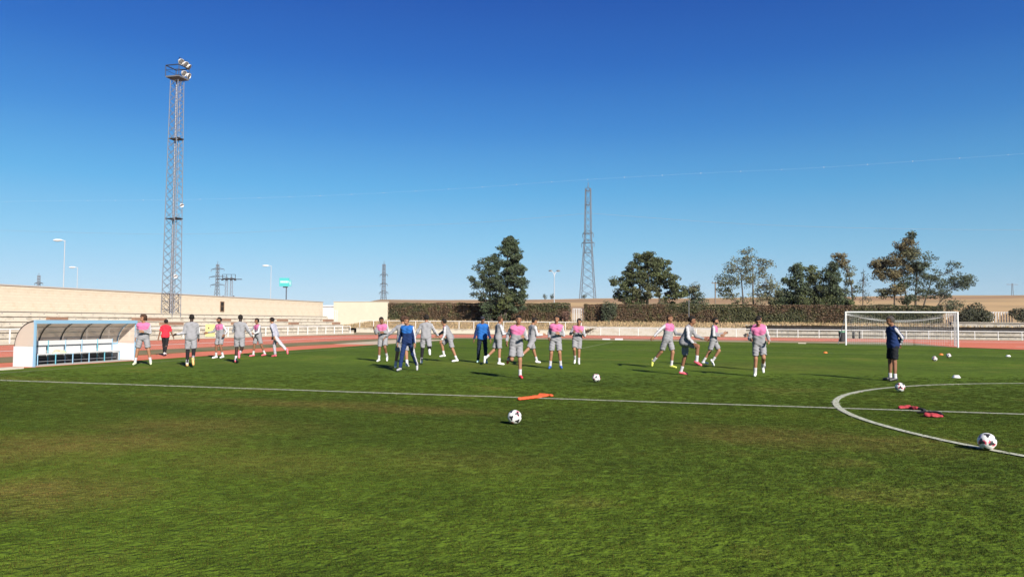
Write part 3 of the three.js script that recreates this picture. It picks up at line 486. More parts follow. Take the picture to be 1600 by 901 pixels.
tree('tall brown leaved tree with slender trunk above the goal', 45.6, 104, 1.8, [[0, -0.2, 0.2, 7.0, 0.16, 0.06], [0.2, 6.8, 1.5, 11, 0.07, 0.03]], [[2.1, 12.3, 0.8, 0.7, 0.3, TE], [1.5, 11.1, 1.4, 0.9, 1, BR], [2.4, 9.8, 1.5, 1.0, 1.1, OL], [0.4, 9.0, 1.6, 1.0, 1.2, BR], [-1.5, 8.2, 1.5, 1.0, 1.2, BR], [-0.9, 6.8, 1.7, 0.9, 1.1, BR], [1.0, 7.4, 1.4, 0.9, 0.8, BR], [0.2, 4.7, 1.7, 1.0, 0.9, BR], [-1.2, 4.2, 1.0, 0.7, 0.4, OL], [1.6, 3.4, 1.0, 0.8, 0.4, TE], [3.4, 8.2, 1.0, 0.8, 0.6, TE]], 170, 28, 0.14, 0.6, 1);
tree('wide fan shaped tree with several bare trunks at right', 48.8, 105, 1.8, [[-0.6, -0.2, -1.8, 6.4, 0.2, 0.06], [-0.1, -0.2, 0.2, 8, 0.2, 0.05], [0.3, -0.2, 2.2, 6.5, 0.17, 0.05], [0.7, -0.2, 4.4, 4.8, 0.15, 0.04]],
  [[-2.0, 5.9, 1.4, 1.4, 0.9, G1], [-0.8, 8.0, 1.2, 1.0, 0.6, TE], [0.2, 6.4, 1.4, 1.2, 0.7, TE], [1.6, 8.6, 1.2, 1.7, 0.28, TE], [2.6, 6.3, 1.5, 1.2, 0.7, TE], [3.0, 4.4, 1.7, 1.1, 0.8, TE], [5.2, 5.6, 1.6, 1.0, 0.8, TE], [6.7, 6.0, 1.0, 0.9, 0.4, TE], [4.8, 7.4, 1.3, 1.3, 0.3, TE], [4.7, 2.6, 1.4, 0.7, 0.5, TE], [2.9, 1.8, 1.0, 0.4, 0.4, G1], [0.0, 4.3, 1.6, 1.0, 0.5, TE]], 230, 17, 0.125, 0.6, 1);
for (const [u, v, l] of [[-36.6, 253.6, 'small far tree on the hill left of the lamp'], [-34.2, 254.1, 'second small far tree on the hill beside the lamp'], [-23.8, 262, 'tiny far bush at the foot of the tall pylon']]) bush(l, u, v, terrainH(u, v) - 0.3, 1.0, 1.5, 1.0, 400, [0.07, 0.08, 0.04], 'far_tree');
// ---------------------------------------------------------------- floodlight mast, pylons, lamps, sign, cables
{
  const t = thing('floodlight_tower', 'tall lattice floodlight mast standing on the grandstand steps', 'floodlight', P(-27.15, 43.75, 0));
  const H0 = 1.725, H1 = 23.5, half = y => 0.57 - 0.17 * (y - H0) / (H1 - H0), c4 = [[1, 1], [1, -1], [-1, -1], [-1, 1]];
  const legs = c4.map(([a, b]) => bar(V(a * half(H0), a > 0 ? H0 : 2.07, b * half(H0)), V(a * half(H1), H1, b * half(H1)), 0.034, 6));
  legs.forEach(g => part('leg', g, M.galv, t));
  const br = []; const N = 30;
  for (let k = 0; k < N; k++) {
    const y0 = H0 + 0.35 + (H1 - H0 - 0.35) * k / N, y1 = H0 + 0.35 + (H1 - H0 - 0.35) * (k + 1) / N, h0 = half(y0), h1 = half(y1);
    for (let f = 0; f < 4; f++) {
      const a = c4[f], b = c4[(f + 1) % 4];
      br.push(bar(V(a[0] * h0, y0, a[1] * h0), V(b[0] * h1, y1, b[1] * h1), 0.026, 4));
      br.push(bar(V(b[0] * h0, y0, b[1] * h0), V(a[0] * h1, y1, a[1] * h1), 0.014, 4));
    }
  }
  part('bracing', br, M.galv, t);
  const lad = [bar(V(0.16, 1.9, 0.1), V(0.16, H1, 0.1), 0.03, 5), bar(V(0.16, 1.9, -0.22), V(0.16, H1, -0.22), 0.03, 5), bar(V(-0.1, 2.07, -0.04), V(-0.1, H1, -0.04), 0.06, 6)];
  for (let y = 2.1; y < H1; y += 0.32) lad.push(bar(V(0.16, y, 0.1), V(0.16, y, -0.22), 0.014, 4));
  part('ladder', lad, mat(0.3, 0.3, 0.33, 0.5, { metalness: 0.2 }), t);
  for (const y of [10.6, 17.9]) part('rest_platform', [box(-half(y), half(y), y, y + 0.07, -half(y), half(y)), box(-half(y) - 0.06, half(y) + 0.06, y + 0.071, y + 0.14, -half(y) - 0.06, -half(y) + 0.05), box(half(y) - 0.05, half(y) + 0.06, y + 0.071, y + 0.14, -half(y) + 0.06, half(y))], M.dark, t);
  const PW = 0.7;
  const deck = part('top_platform', [box(-PW, PW, H1, H1 + 0.12, -PW, PW)], mat(0.16, 0.16, 0.17, 0.7, { metalness: 0.3 }), t);
  const rail = []; for (const [a, b] of c4) rail.push(bar(V(a * PW, H1 + 0.12, b * PW), V(a * PW, H1 + 1.08, b * PW), 0.035, 5));
  for (let f = 0; f < 4; f++) { const a = c4[f], b = c4[(f + 1) % 4]; rail.push(bar(V(a[0] * PW, H1 + 1.08, a[1] * PW), V(b[0] * PW, H1 + 1.08, b[1] * PW), 0.05, 5)); rail.push(bar(V(a[0] * PW, H1 + 0.66, a[1] * PW), V(b[0] * PW, H1 + 0.66, b[1] * PW), 0.02, 4)); }
  part('guard_rail', rail, M.dark, t);
  const bowl = new THREE.LatheGeometry([[0.0, -0.42], [0.16, -0.41], [0.3, -0.3], [0.39, -0.1], [0.42, 0.06], [0.45, 0.08], [0.45, 0.11], [0.4, 0.1]].map(p => new THREE.Vector2(p[0], p[1])), 18);
  const glass = new THREE.SphereGeometry(0.41, 18, 6, 0, Math.PI * 2, 0, 0.7); glass.scale(1, 0.3, 1); glass.translate(0, -0.03, 0);
  const lensM = new THREE.MeshStandardMaterial({ color: lin(0.16, 0.16, 0.16), roughness: 0.12 });
  const aim = (x, y, z, dx, dy, dz) => { const f = part('floodlight', bowl, mat(0.74, 0.74, 0.73, 0.35), t); f.position.set(x, y, z); f.scale.setScalar(0.62); f.quaternion.setFromUnitVectors(V(0, 1, 0), V(dx, dy, dz).normalize()); part('lens', glass, lensM, f); part('bracket', [box(-0.47, -0.44, -0.5, 0.02, -0.04, 0.04), box(0.44, 0.47, -0.5, 0.02, -0.04, 0.04), box(-0.47, 0.47, -0.52, -0.49, -0.04, 0.04)], M.dark, f); };
  aim(0.66, H1 + 1.42, 0.4, 0.75, -0.5, 0.2); aim(0.75, H1 + 1.34, -0.14, 0.8, -0.5, 0.05); aim(0.68, H1 + 1.28, -0.68, 0.75, -0.5, -0.3); aim(0.6, H1 + 0.5, -0.12, 0.8, -0.45, 0.1); aim(0.65, H1 + 0.45, -0.72, 0.8, -0.35, -0.15);
  const small = (y, x, z) => { const f = part('small_floodlight', bowl, mat(0.8, 0.8, 0.8, 0.4), t); f.position.set(x, y, z); f.scale.setScalar(0.42); f.quaternion.setFromUnitVectors(V(0, 1, 0), V(0.8, -0.5, 0.2).normalize()); };
  small(5.4, 0.75, 0.5); small(11.9, 0.6, -0.3);
}
function pylon(label, u, v, y, Ht, base, top, arms, r, m = M.pylon) {
  const t = thing('power_pylon', label, 'pylon', P(u, v, y)); const c4 = [[1, 1], [1, -1], [-1, -1], [-1, 1]];
  const waist = Ht * 0.62, half = q => (q < waist ? base + (top * 1.25 - base) * Math.pow(q / waist, 0.85) : top * 1.25 + (top - top * 1.25) * (q - waist) / (Ht - waist)) / 2;
  const legs = [], br = [], n = 16; let prev = null;
  for (let k = 0; k <= n; k++) {
    const q = Ht * Math.pow(k / n, 0.92), h = half(q);
    if (prev) for (let f = 0; f < 4; f++) {
      const a = c4[f], b = c4[(f + 1) % 4];
      legs.push(bar(V(a[0] * prev[1], prev[0], a[1] * prev[1]), V(a[0] * h, q, a[1] * h), r, 4));
      br.push(bar(V(a[0] * prev[1], prev[0], a[1] * prev[1]), V(b[0] * h, q, b[1] * h), r * 0.55, 3), bar(V(b[0] * prev[1], prev[0], b[1] * prev[1]), V(a[0] * h, q, a[1] * h), r * 0.55, 3));
    }
    prev = [q, h];
  }
  part('lattice_legs', legs, m, t); part('bracing', br, m, t);
  br.length = 0; const peak = [bar(V(0, Ht, 0), V(0, Ht * 1.05, 0), r, 4)]; part('peak', peak, m, t);
  for (const [f, w, ang] of arms) {
    const q = Ht * f, h = half(q), d = V(Math.cos(ang), 0, Math.sin(ang)), g = [];
    for (const s of [-1, 1]) { const tip = d.clone().multiplyScalar(s * w).setY(q); const side = V(-d.z, 0, d.x); for (const e of [-1, 1]) { g.push(bar(side.clone().multiplyScalar(e * h * 0.8).setY(q), tip, r * 0.8, 4)); g.push(bar(side.clone().multiplyScalar(e * h * 0.8).setY(q + Ht * 0.03), tip, r * 0.6, 3)); } g.push(bar(tip, tip.clone().setY(q - Ht * 0.035), r * 0.9, 4)); }
    part('crossarm', g, m, t);
  }
  return t;
}
const across = 14.3 * D;
pylon('tall steel lattice pylon rising behind the hedge', -28.6, 302, 7.5, 50, 6.8, 2.1, [[0.98, 1.3, across], [0.86, 1.3, across], [0.62, 2.4, across], [0.54, 2.8, across], [0.46, 1.8, across]], 0.13);
pylon('distant hazy pylon behind the wall left of the gantry', -339.6, 491, -1, 44, 6.5, 1.5, [[0.91, 7, across], [0.78, 9, across], [0.64, 7.5, across]], 0.2);
pylon('distant slim pylon above the cream end wall', -217.5, 522, -1, 45, 6.5, 1.6, [[0.82, 3.6, across], [0.66, 3.4, across], [0.52, 4.2, across]], 0.2);
pylon('tiny far pylon above the wall at the left edge', -618, 600, -1, 44, 7, 1.6, [[0.82, 7, across], [0.68, 9, across], [0.55, 8, across]], 0.36);
{
  const g = thing('switch_gantry', 'dark twin legged electric gantry behind the cream wall', 'gantry', P(-70.9, 115.8, 0), across);
  for (const s of [-1, 1]) { const l = []; for (const a of [-1, 1]) for (const b of [-1, 1]) l.push(bar(V(s * 0.55 + a * 0.28, -0.1, b * 0.28), V(s * 0.45 + a * 0.16, 9.8, b * 0.16), 0.04, 4)); for (let y = 0; y < 9.5; y += 0.9) l.push(bar(V(s * 0.55 - 0.26, y, 0.25), V(s * 0.47 + 0.2, y + 0.9, 0.18), 0.022, 3)); part('column', l, mat(0.2, 0.21, 0.24, 0.6), g); }
  part('beam', [box(-2.5, 2.5, 9.3, 9.44, -0.1, 0.1), box(-1.2, 1.2, 9.45, 9.56, -0.3, 0.3)], M.dark, g);
  for (const x of [-1.25, -0.45, 0.45, 1.25]) part('insulator', [bar(V(x, 9.2, 0.14), V(x, 10.3, 0.14), 0.05, 6), box(x - 0.2, x + 0.2, 9.1, 9.42, 0.11, 0.3)], M.dark, g);
  part('crossbar', [bar(V(-1.25, 10.3, 0.14), V(1.25, 10.3, 0.14), 0.035, 5)], M.dark, g);
  for (const x of [-1.0, 1.0]) part('fuse', [bar(V(x, 4.3, 0.2), V(x * 1.02, 5.9, 0.2), 0.045, 5), box(x * 1.02 - 0.13, x * 1.02 + 0.13, 5.8, 6.15, 0.08, 0.32)], mat(0.1, 0.1, 0.12, 0.6), g);
  const b = thing('billboard', 'teal roadside sign with white lettering band on dark post', 'sign', P(-140.2, 252.9, 0), across);
  part('post', [bar(V(0.3, -0.1, -0.25), V(0.3, 14.4, -0.25), 0.22, 10)], mat(0.06, 0.07, 0.09, 0.6), b);
  part('bracket', box(-1.0, 0.8, 14.0, 14.46, -0.42, -0.02), M.dark, b);
  part('panel', box(-2.35, 1.5, 14.5, 17.8, 0, 0.25), mat(0.06, 0.42, 0.42, 0.5), b);
  part('side_panel', box(1.56, 2.3, 14.6, 16.9, -0.02, 0.2), mat(0.1, 0.45, 0.46, 0.5), b);
  part('side_mark', [box(1.68, 2.15, 15.2, 15.32, 0.2, 0.22), box(1.68, 1.8, 15.33, 16.5, 0.2, 0.22), box(1.81, 2.15, 15.8, 15.92, 0.2, 0.22), box(1.81, 2.15, 16.36, 16.48, 0.2, 0.22)], M.white, b);
  const lt = []; for (let k = 0; k < 8; k++) { const x = -1.95 + k * 0.41; lt.push(box(x, x + 0.12, 15.85, 16.65, 0.25, 0.27), box(x + 0.121, x + 0.3, 15.85, 15.98, 0.25, 0.27)); if (k % 2) lt.push(box(x + 0.18, x + 0.3, 15.981, 16.65, 0.25, 0.27)); else lt.push(box(x + 0.121, x + 0.3, 16.52, 16.65, 0.25, 0.27), box(x + 0.121, x + 0.26, 16.2, 16.3, 0.25, 0.27)); }
  part('lettering', lt, M.white, b);
  const p = thing('utility_pole', 'wooden T shaped utility pole behind the middle hedge', 'pole', P(21.4, 149.7, 2), across);
  part('pole', bar(V(0, -1, 0), V(0, 8.1, 0), 0.13, 8), mat(0.16, 0.13, 0.1, 0.9), p); part('crossarm', box(-0.75, 1.3, 7.8, 7.98, -0.1, 0.1), mat(0.16, 0.13, 0.1, 0.9), p); for (const x of [-0.6, 0.5, 1.2]) part('insulator', bar(V(x, 7.98, 0), V(x, 8.25, 0), 0.06, 6), M.dark, p);
  const q = thing('utility_pole', 'small far pylon pole on the hill at the right edge', 'pole', P(147, 357, terrainH(147, 357)), across);
  part('pole', [bar(V(-0.5, -1, 0), V(-0.2, 8.2, 0), 0.12, 6), bar(V(0.5, -1, 0), V(0.2, 8.2, 0), 0.12, 6)], M.pylon, q); part('crossarm', box(-2.4, 2.4, 7.6, 7.8, -0.12, 0.12), M.pylon, q);
  const th = thing('thin_pole', 'thin grey pole standing against the middle hedge', 'pole', P(17.3, 94.2, 1.3)); part('pole', bar(V(0, -0.1, 0), V(0, 3.4, 0), 0.045, 8), M.galv, th); part('cap', bar(V(0, 3.4, 0), V(0, 3.46, 0), 0.06, 8), M.galv, th);
}
function streetLamp(label, u, v, y, Ht, arm, turn, two) {
  const t = thing('street_lamp', label, 'lamp', P(u, v, y), turn, 'street lamps beyond the walls');
  part('pole', bar(V(0, -0.1, 0), V(0, Ht, 0), two ? 0.09 : 0.065, 8, 0.045), mat(0.4, 0.42, 0.45, 0.5), t);
  const head = (s) => { const pts = two ? [V(0, Ht - 0.9, 0), V(s * 0.1, Ht - 0.25, 0), V(s * 0.42, Ht + 0.25, 0)] : [V(0, Ht - 0.1, 0), V(s * 0.3, Ht, 0), V(s * arm, Ht, 0)]; part('arm', tube(pts, 0.04, 10, 6), mat(0.55, 0.56, 0.58, 0.5), t);
    const sh = new THREE.SphereGeometry(1, 14, 8); sh.scale(two ? 0.32 : 0.55, 0.13, 0.18); const e = pts[2]; sh.translate(e.x + s * (two ? 0.2 : 0.3), e.y, 0); const l = part('lamp_head', sh, two ? mat(0.14, 0.15, 0.16, 0.5) : M.lamp, t); part('lens', (() => { const q = new THREE.SphereGeometry(1, 10, 6); q.scale(0.3, 0.06, 0.13); q.translate(e.x + s * (two ? 0.2 : 0.32), e.y - 0.1, 0); return q; })(), mat(0.5, 0.5, 0.5, 0.2), l); };
  head(-1); if (two) head(1); return t;
}
streetLamp('tall street lamp behind the wall at far left', -49.36, 54.2, 0, 10.2, 0.5, across);
streetLamp('shorter street lamp just right of the tall left one', -78.2, 86.1, 0, 9.7, 0.6, across);
streetLamp('street lamp behind the wall left of the teal sign', -48.1, 93.8, 0, 10.2, 0.6, across);
streetLamp('white double armed street lamp between evergreen and tall pylon', -4.0, 105, 1.8, 7.7, 0.9, across, true);
{
  const pts = [[-446.12, 337.15, 68.99], [-358.03, 342.84, 68.66], [-255.28, 348.08, 67.15], [-164.39, 351.13, 67.29], [-94.43, 352.2, 68.71], [-42.23, 352.1, 70.45], [14.55, 350.9, 71.25], [67.01, 348.51, 71.29], [109.25, 345.45, 71.97], [146.8, 341.61, 72.46], [189.04, 335.61, 73.25], [300, 318, 77]].map(p => P(p[0], p[1], p[2]));
  const curve = new THREE.CatmullRomCurve3(pts);
  solo('overhead_cable', new THREE.TubeGeometry(curve, 160, 0.012, 5, false), mat(0.7, 0.71, 0.73, 0.4), 'pale overhead cable crossing the whole sky', 'cable');
  const L = curve.getLength(), n = Math.round(L / 18), sph = new THREE.SphereGeometry(0.17, 12, 8);
  const band = new THREE.TorusGeometry(0.175, 0.03, 5, 14);
  for (let k = 1; k < n - 4; k++) { const q = curve.getPointAt(k / n), t = thing('marker_ball', 'white warning ball strung on the overhead cable', 'marker', q, 0, 'warning balls on the overhead cable'); part('ball', sph, M.white, t); part('clamp_band', band, M.galv, t); }
  const low = [[-447.53, 358.4, 58.55], [-271.18, 369.83, 52.86], [-175.61, 374.07, 55.24], [-101.69, 376.15, 56.15], [-39.99, 376.88, 59.67]], low2 = [[-39.99, 376.88, 59.67], [48.41, 375.86, 51.37], [156.24, 369.81, 45.92], [260, 360, 44]];
  solo('power_line', new THREE.TubeGeometry(new THREE.CatmullRomCurve3(low.map(p => P(p[0], p[1], p[2] - 2))), 60, 0.05, 4, false), mat(0.3, 0.34, 0.4, 0.6), 'thin dark power line sagging left of the tall pylon', 'cable');
  solo('power_line', new THREE.TubeGeometry(new THREE.CatmullRomCurve3(low2.map(p => P(p[0], p[1], p[2] - 2))), 60, 0.05, 4, false), mat(0.3, 0.34, 0.4, 0.6), 'thin dark power line sagging right of the tall pylon', 'cable');
}
// ---------------------------------------------------------------- dugout
{
  const d = thing('dugout', 'low team dugout with curved clear roof beside the touchline', 'dugout', P(-1.45, 4.6, 0.004));
  // local: x towards the pitch, z = -v; depth from x = 0 (front) to -1.0 (back), length 4.6
  const L = 4.62, dep = 0.84, hp = 0.66, top = 1.5, w = M.whiteMatte;
  const arc = (n, off = 0) => Array.from({ length: n + 1 }, (_, k) => { const a = k / n * Math.PI / 2; return [-(dep - off) * Math.sin(a) * 1.0 + 0, hp + (top - hp - off) * Math.cos(a)]; });
  const end = (z) => { const p = part('end_panel', box(-dep, -0.05, 0, hp, z - 0.02, z + 0.02), w, d); part('panel_edge', [box(-0.05, 0.0, 0, hp, z - 0.024, z + 0.024)], M.blueFrame, p); return p; };
  end(-0.02); end(-L + 0.02);
  const glazing = new THREE.MeshPhysicalMaterial({ color: lin(0.66, 0.57, 0.48), transmission: 0.5, thickness: 0, roughness: 0.6, ior: 1.35, side: THREE.DoubleSide });
  // curved roof glazing in five bays
  const a0 = arc(12, 0.02);
  for (let b = 0; b < 5; b++) {
    const z0 = -0.06 - b * (L - 0.12) / 5 - 0.015, z1 = -0.06 - (b + 1) * (L - 0.12) / 5 + 0.015, pos = [], idx = [];
    a0.forEach(p => pos.push(p[0], p[1], z0, p[0], p[1], z1)); for (let k = 0; k < a0.length - 1; k++) idx.push(2 * k, 2 * k + 1, 2 * k + 2, 2 * k + 1, 2 * k + 3, 2 * k + 2);
    const g = new THREE.BufferGeometry(); g.setAttribute('position', new THREE.Float32BufferAttribute(pos, 3)); g.setIndex(idx); g.computeVertexNormals(); part('roof_pane', g, glazing, d);
  }
  for (const z of [-0.02, -L + 0.02]) { const s = new THREE.Shape(); s.moveTo(-0.04, hp + 0.005); s.lineTo(-0.04, top - 0.03); arc(12, 0.03).forEach(p => s.lineTo(Math.min(-0.04, p[0]), p[1])); s.lineTo(-0.04, hp + 0.005); const g = new THREE.ShapeGeometry(s); g.translate(0, 0, z); part('side_pane', g, glazing, d); }
  const ribM = mat(0.045, 0.035, 0.03, 0.6);
  for (let k = 0; k <= 5; k++) { const z = -0.06 - k * (L - 0.12) / 5; part('rib', tube(arc(10, 0.005).map(p => V(p[0], p[1], z)), 0.032, 16, 6), k === 5 ? M.blueFrame : ribM, d); }
  part('front_beam', box(-0.06, 0.02, top - 0.09, top + 0.03, -L, 0), M.blueFrame, d);
  for (const z of [-0.03, -L + 0.03]) part('front_post', box(-0.045, 0.012, 0, top - 0.09, z - 0.03, z + 0.03), M.blueFrame, d);
  part('back_sill', box(-dep - 0.03, -dep + 0.03, hp - 0.05, hp + 0.02, -L + 0.05, -0.05), M.blueFrame, d);
  part('back_panel', box(-dep + 0.032, -dep + 0.06, 0.30, hp - 0.051, -L + 0.05, -0.05), w, d);
  part('base_panel', box(-dep + 0.03, -dep + 0.055, 0.0, 0.296, -L + 0.05, -0.05), mat(0.035, 0.035, 0.04, 0.7), d);
  part('floor_slab', box(-dep + 0.06, -0.1, 0.0, 0.03, -L + 0.1, -0.1), mat(0.36, 0.35, 0.33, 0.9), d);
  // bench with upright backrest boards and seat boards
  part('headrest_board', box(-0.62, -0.595, 0.675, 0.83, -L + 0.55, -0.35), w, d);
  part('back_rail', box(-0.63, -0.59, 0.645, 0.672, -L + 0.55, -0.35), mat(0.12, 0.13, 0.15, 0.5), d);
  for (let k = 0; k < 5; k++) {
    const z1 = -0.42 - k * 0.74, z0 = z1 - 0.62;
    part('seat_back', box(-0.615, -0.59, 0.40, 0.62, z0, z1), w, d);
    const g = new THREE.BoxGeometry(0.36, 0.03, z1 - z0); g.translate(-0.40, 0.385, (z0 + z1) / 2); part('seat', g, w, d);
  }
  for (let k = 0; k < 6; k++) { const z = -0.4 - k * 0.73; part('bench_leg', [bar(V(-0.27, 0.03, z), V(-0.27, 0.37, z), 0.02, 6), bar(V(-0.6, 0.03, z), V(-0.6, 0.84, z), 0.02, 6), bar(V(-0.6, 0.36, z), V(-0.25, 0.36, z), 0.018, 6)], k % 3 === 1 ? mat(0.1, 0.35, 0.45, 0.5) : M.blueFrame, d); }
  part('foot_rail', bar(V(-0.5, 0.13, -0.4), V(-0.5, 0.13, -L + 0.5), 0.016, 6), M.galv, d);
  const bib = thing('folded_bib', 'pale green and orange bib lying on the dugout bench', 'bib', P(-1.86, 6.02, 0.402));
  part('cloth', (() => { const g = new THREE.SphereGeometry(1, 20, 12); const p = g.attributes.position; for (let i = 0; i < p.count; i++) { const x = p.getX(i), y = p.getY(i), z = p.getZ(i); const n = fbm(x * 3 + 5, z * 3, 3); p.setXYZ(i, x * 0.15 * (0.8 + 0.4 * n), Math.max(0.004, y * 0.09 * (0.5 + n)), z * 0.27); } g.computeVertexNormals(); return g; })(), mat(0.55, 0.7, 0.4, 0.9), bib);
  part('cloth_fold', (() => { const g = new THREE.SphereGeometry(1, 14, 8); g.scale(0.08, 0.05, 0.12); g.translate(0.02, 0.06, 0.12); return g; })(), mat(0.8, 0.4, 0.28, 0.9), bib);
  solo('paving_slab', metreUV(box(-1.55, -1.1, 0.0, 0.05, -3.9, -2.5)), concM, 'pale paving slab in grass left of the dugout', 'slab');
}
// ---------------------------------------------------------------- goal
{
  const gu = 33.7, gv = 46.6, W2 = 3.66 + 0.06, Hc = 2.5;
  const t = thing('football_goal', 'white full size football goal with sagging net', 'goal', P(gu, gv, 0), -9 * D);
  for (const s of [-1, 1]) part('post', bar(V(s * W2, -0.05, 0), V(s * W2, Hc + 0.055, 0), 0.062, 14), M.white, t);
  part('crossbar', bar(V(-W2 + 0.063, Hc, 0), V(W2 - 0.063, Hc, 0), 0.06, 14), M.white, t);
  const dp = 2.0; const surf = (s, q) => {                       // s across 0..1, q from crossbar back and down 0..1
    const x = -W2 + 2 * W2 * s, sag = 4 * s * (1 - s);
    if (q < 0.42) { const k = q / 0.42; return V(x, Hc - 0.05 - 0.12 * k - (0.34 * Math.sin(k * Math.PI) + 0.42 * k) * sag, -dp * 0.95 * k); }
    const k = (q - 0.42) / 0.58, yt = Hc - 0.17 - 0.42 * sag; return V(x, yt * (1 - k) + 0.02, -dp * 0.95 - 0.25 * k - 0.12 * Math.sin(k * Math.PI));
  };
  const st = []; const r = 0.0065;
  for (let i = 0; i <= 48; i++) for (let k = 0; k < 14; k++) st.push(bar(surf(i / 48, k / 14), surf(i / 48, (k + 1) / 14), r, 3));
  for (let k = 0; k <= 28; k++) for (let i = 0; i < 16; i++) { const th = k === 0 || k === 12 ? r * 2.3 : r; st.push(bar(surf(i / 16, k / 28), surf((i + 1) / 16, k / 28), th, 3)); }
  for (const s of [0, 1]) for (let k = 1; k <= 12; k++) { const a = surf(s, k / 28); st.push(bar(a, V(a.x, 0.02, a.z), r, 3)); }
  for (const s of [0, 1]) for (let y = 0.15; y < 2.3; y += 0.16) st.push(bar(V((s * 2 - 1) * W2, y, 0), V((s * 2 - 1) * W2, y, -dp), r, 3));
  part('net', st, mat(0.62, 0.62, 0.62, 0.8), t);
  for (const [s, lean] of [[-1, -0.12], [1, 0.0]]) { part('net_pole', bar(V(s * (W2 + 0.12) * (s < 0 ? 1.12 : 0.985), -0.05, -dp - 0.5), V(s * (W2 + 0.1) - lean * 1.5, Hc + 0.1, -dp - 0.3), 0.028, 8), M.galv, t); }
  const bn = thing('litter_bin', 'black litter bin with green lid behind the goal', 'bin', P(31.85, 60.5, -0.03));
  part('body', new THREE.CylinderGeometry(0.3, 0.24, 0.85, 16).translate(0, 0.43, 0), M.black, bn); part('lid', [new THREE.CylinderGeometry(0.27, 0.33, 0.12, 16).translate(0, 0.92, 0)], mat(0.05, 0.2, 0.1, 0.5), bn); part('handle', tube([V(-0.1, 0.97, 0), V(0, 1.03, 0), V(0.1, 0.97, 0)], 0.015, 8, 5), M.dark, bn);
  for (const [du, l] of [[0, 'dark upright bollard on the track edge behind goal'], [0.62, 'thinner dark bollard right beside the first one']]) { const b = thing('bollard', l, 'bollard', P(35.9 + du, 78.4, -0.05)); const w = du ? 0.09 : 0.14; part('body', new THREE.CylinderGeometry(w, w, 0.8, 12).translate(0, 0.4, 0), M.black, b); part('cap', new THREE.SphereGeometry(w, 12, 6, 0, 6.283, 0, 1.57).scale(1, 0.5, 1).translate(0, 0.8, 0), M.dark, b); }
  solo('kerb_block', metreUV(box(10.3, 11.0, -0.04, 0.07, -56.1, -55.7)), M.whiteMatte, 'white kerb block in the dry grass, left one', 'kerb block');
  solo('kerb_block', metreUV(box(11.5, 12.2, -0.04, 0.1, -55.9, -55.5)), M.whiteMatte, 'white kerb block in the dry grass, right one', 'kerb block');
  solo('marker_board', metreUV(box(26.9, 27.5, 0.0, 0.05, -50.05, -49.9)), concM, 'low white board on the turf edge left of goal', 'board');
}
// ---------------------------------------------------------------- balls, cones, bibs
{
  const g = new THREE.IcosahedronGeometry(0.11, 22); const ico = new THREE.IcosahedronGeometry(1, 0).attributes.position; const dirs = [];
  for (let i = 0; i < ico.count; i++) { const v = V().fromBufferAttribute(ico, i); if (!dirs.some(d => d.distanceTo(v) < 0.01)) dirs.push(v); }
  const p = g.attributes.position, col = new Float32Array(p.count * 3), q = V();
  for (let i = 0; i < p.count; i++) {
    q.fromBufferAttribute(p, i).normalize(); let bi = 0, bd = -2; dirs.forEach((d, k) => { const c = d.dot(q); if (c > bd) { bd = c; bi = k; } });
    const d = dirs[bi], a = Math.acos(clamp(bd, -1, 1)); const e1 = V(0, 1, 0.01).cross(d).normalize(), e2 = d.clone().cross(e1), ang = Math.atan2(q.dot(e2), q.dot(e1));
    const star = 0.31 + 0.1 * Math.cos(3 * ang + bi), dirt = smooth(0.5, 0.8, fbm(q.x * 4 + 9, q.y * 4 + q.z * 5, 3)); let c = mixc([0.68, 0.68, 0.665], [0.42, 0.43, 0.32], dirt * 0.6);
    if (a < star) c = [0.02, 0.02, 0.025]; else if (a < star + 0.16 && bi % 2 === 0 && Math.cos(ang * 2 + bi) > 0.1) c = [0.62, 0.08, 0.13];
    else if (a > 0.545 && a < 0.6) c = [0.6, 0.6, 0.6];
    col.set(c.map(k => k * 0.9), i * 3);
  }
  g.setAttribute('color', new THREE.BufferAttribute(col, 3));
  const ballM = new THREE.MeshPhysicalMaterial({ vertexColors: true, roughness: 0.38, clearcoat: 0.3, clearcoatRoughness: 0.3 });
  const spots = [[23.31, -4.67, 'football on the centre circle line at right, nearest one', [0.9, 1.9, 0.2]], [16.88, -4.09, 'football standing alone in front of the halfway line', [0.3, 0.2, 1.0]], [16.92, 4.76, 'football beyond the halfway line near the running players', [1.5, 0.8, 0.3]], [24.27, 4.27, 'football on the circle line at the coach\u2019s feet', [0.2, 2.5, 1.2]], [29.47, 21.45, 'nearer of two footballs in front of the goal', [2, 0.3, 0.4]], [31.18, 25.67, 'farther of two footballs in front of the goal', [1, 1, 1]]];
  spots.forEach(([u, v, l, r]) => { const b = solo('football', g, ballM, l, 'football', 'training footballs on the turf'); b.position.copy(P(u, v, 0.118)); b.rotation.set(...r); });
  const dome = new THREE.LatheGeometry([[0.05, 0.055], [0.062, 0.053], [0.075, 0.04], [0.095, 0.012], [0.105, 0.004], [0.104, 0.0], [0.09, 0.008], [0.07, 0.034], [0.05, 0.049], [0.05, 0.055]].map(a => new THREE.Vector2(a[0], a[1])), 24);
  const wm = mat(0.8, 0.8, 0.78, 0.5), om = mat(0.75, 0.2, 0.04, 0.5);
  [[27.09, 9.99, wm, 'white marker cone just right of the standing coach'], [34.62, 28.27, wm, 'white marker cone far at the right edge'], [26.02, 28.88, om, 'orange marker cone left of the goal'], [31.71, 28.92, om, 'orange marker cone between the two far footballs']].forEach(([u, v, m, l]) => { const c = solo('marker_cone', dome, m, l, 'cone', 'marker cones on the turf'); c.position.copy(P(u, v, 0.022)); c.scale.set(1.15, 1.4, 1.15); });
}
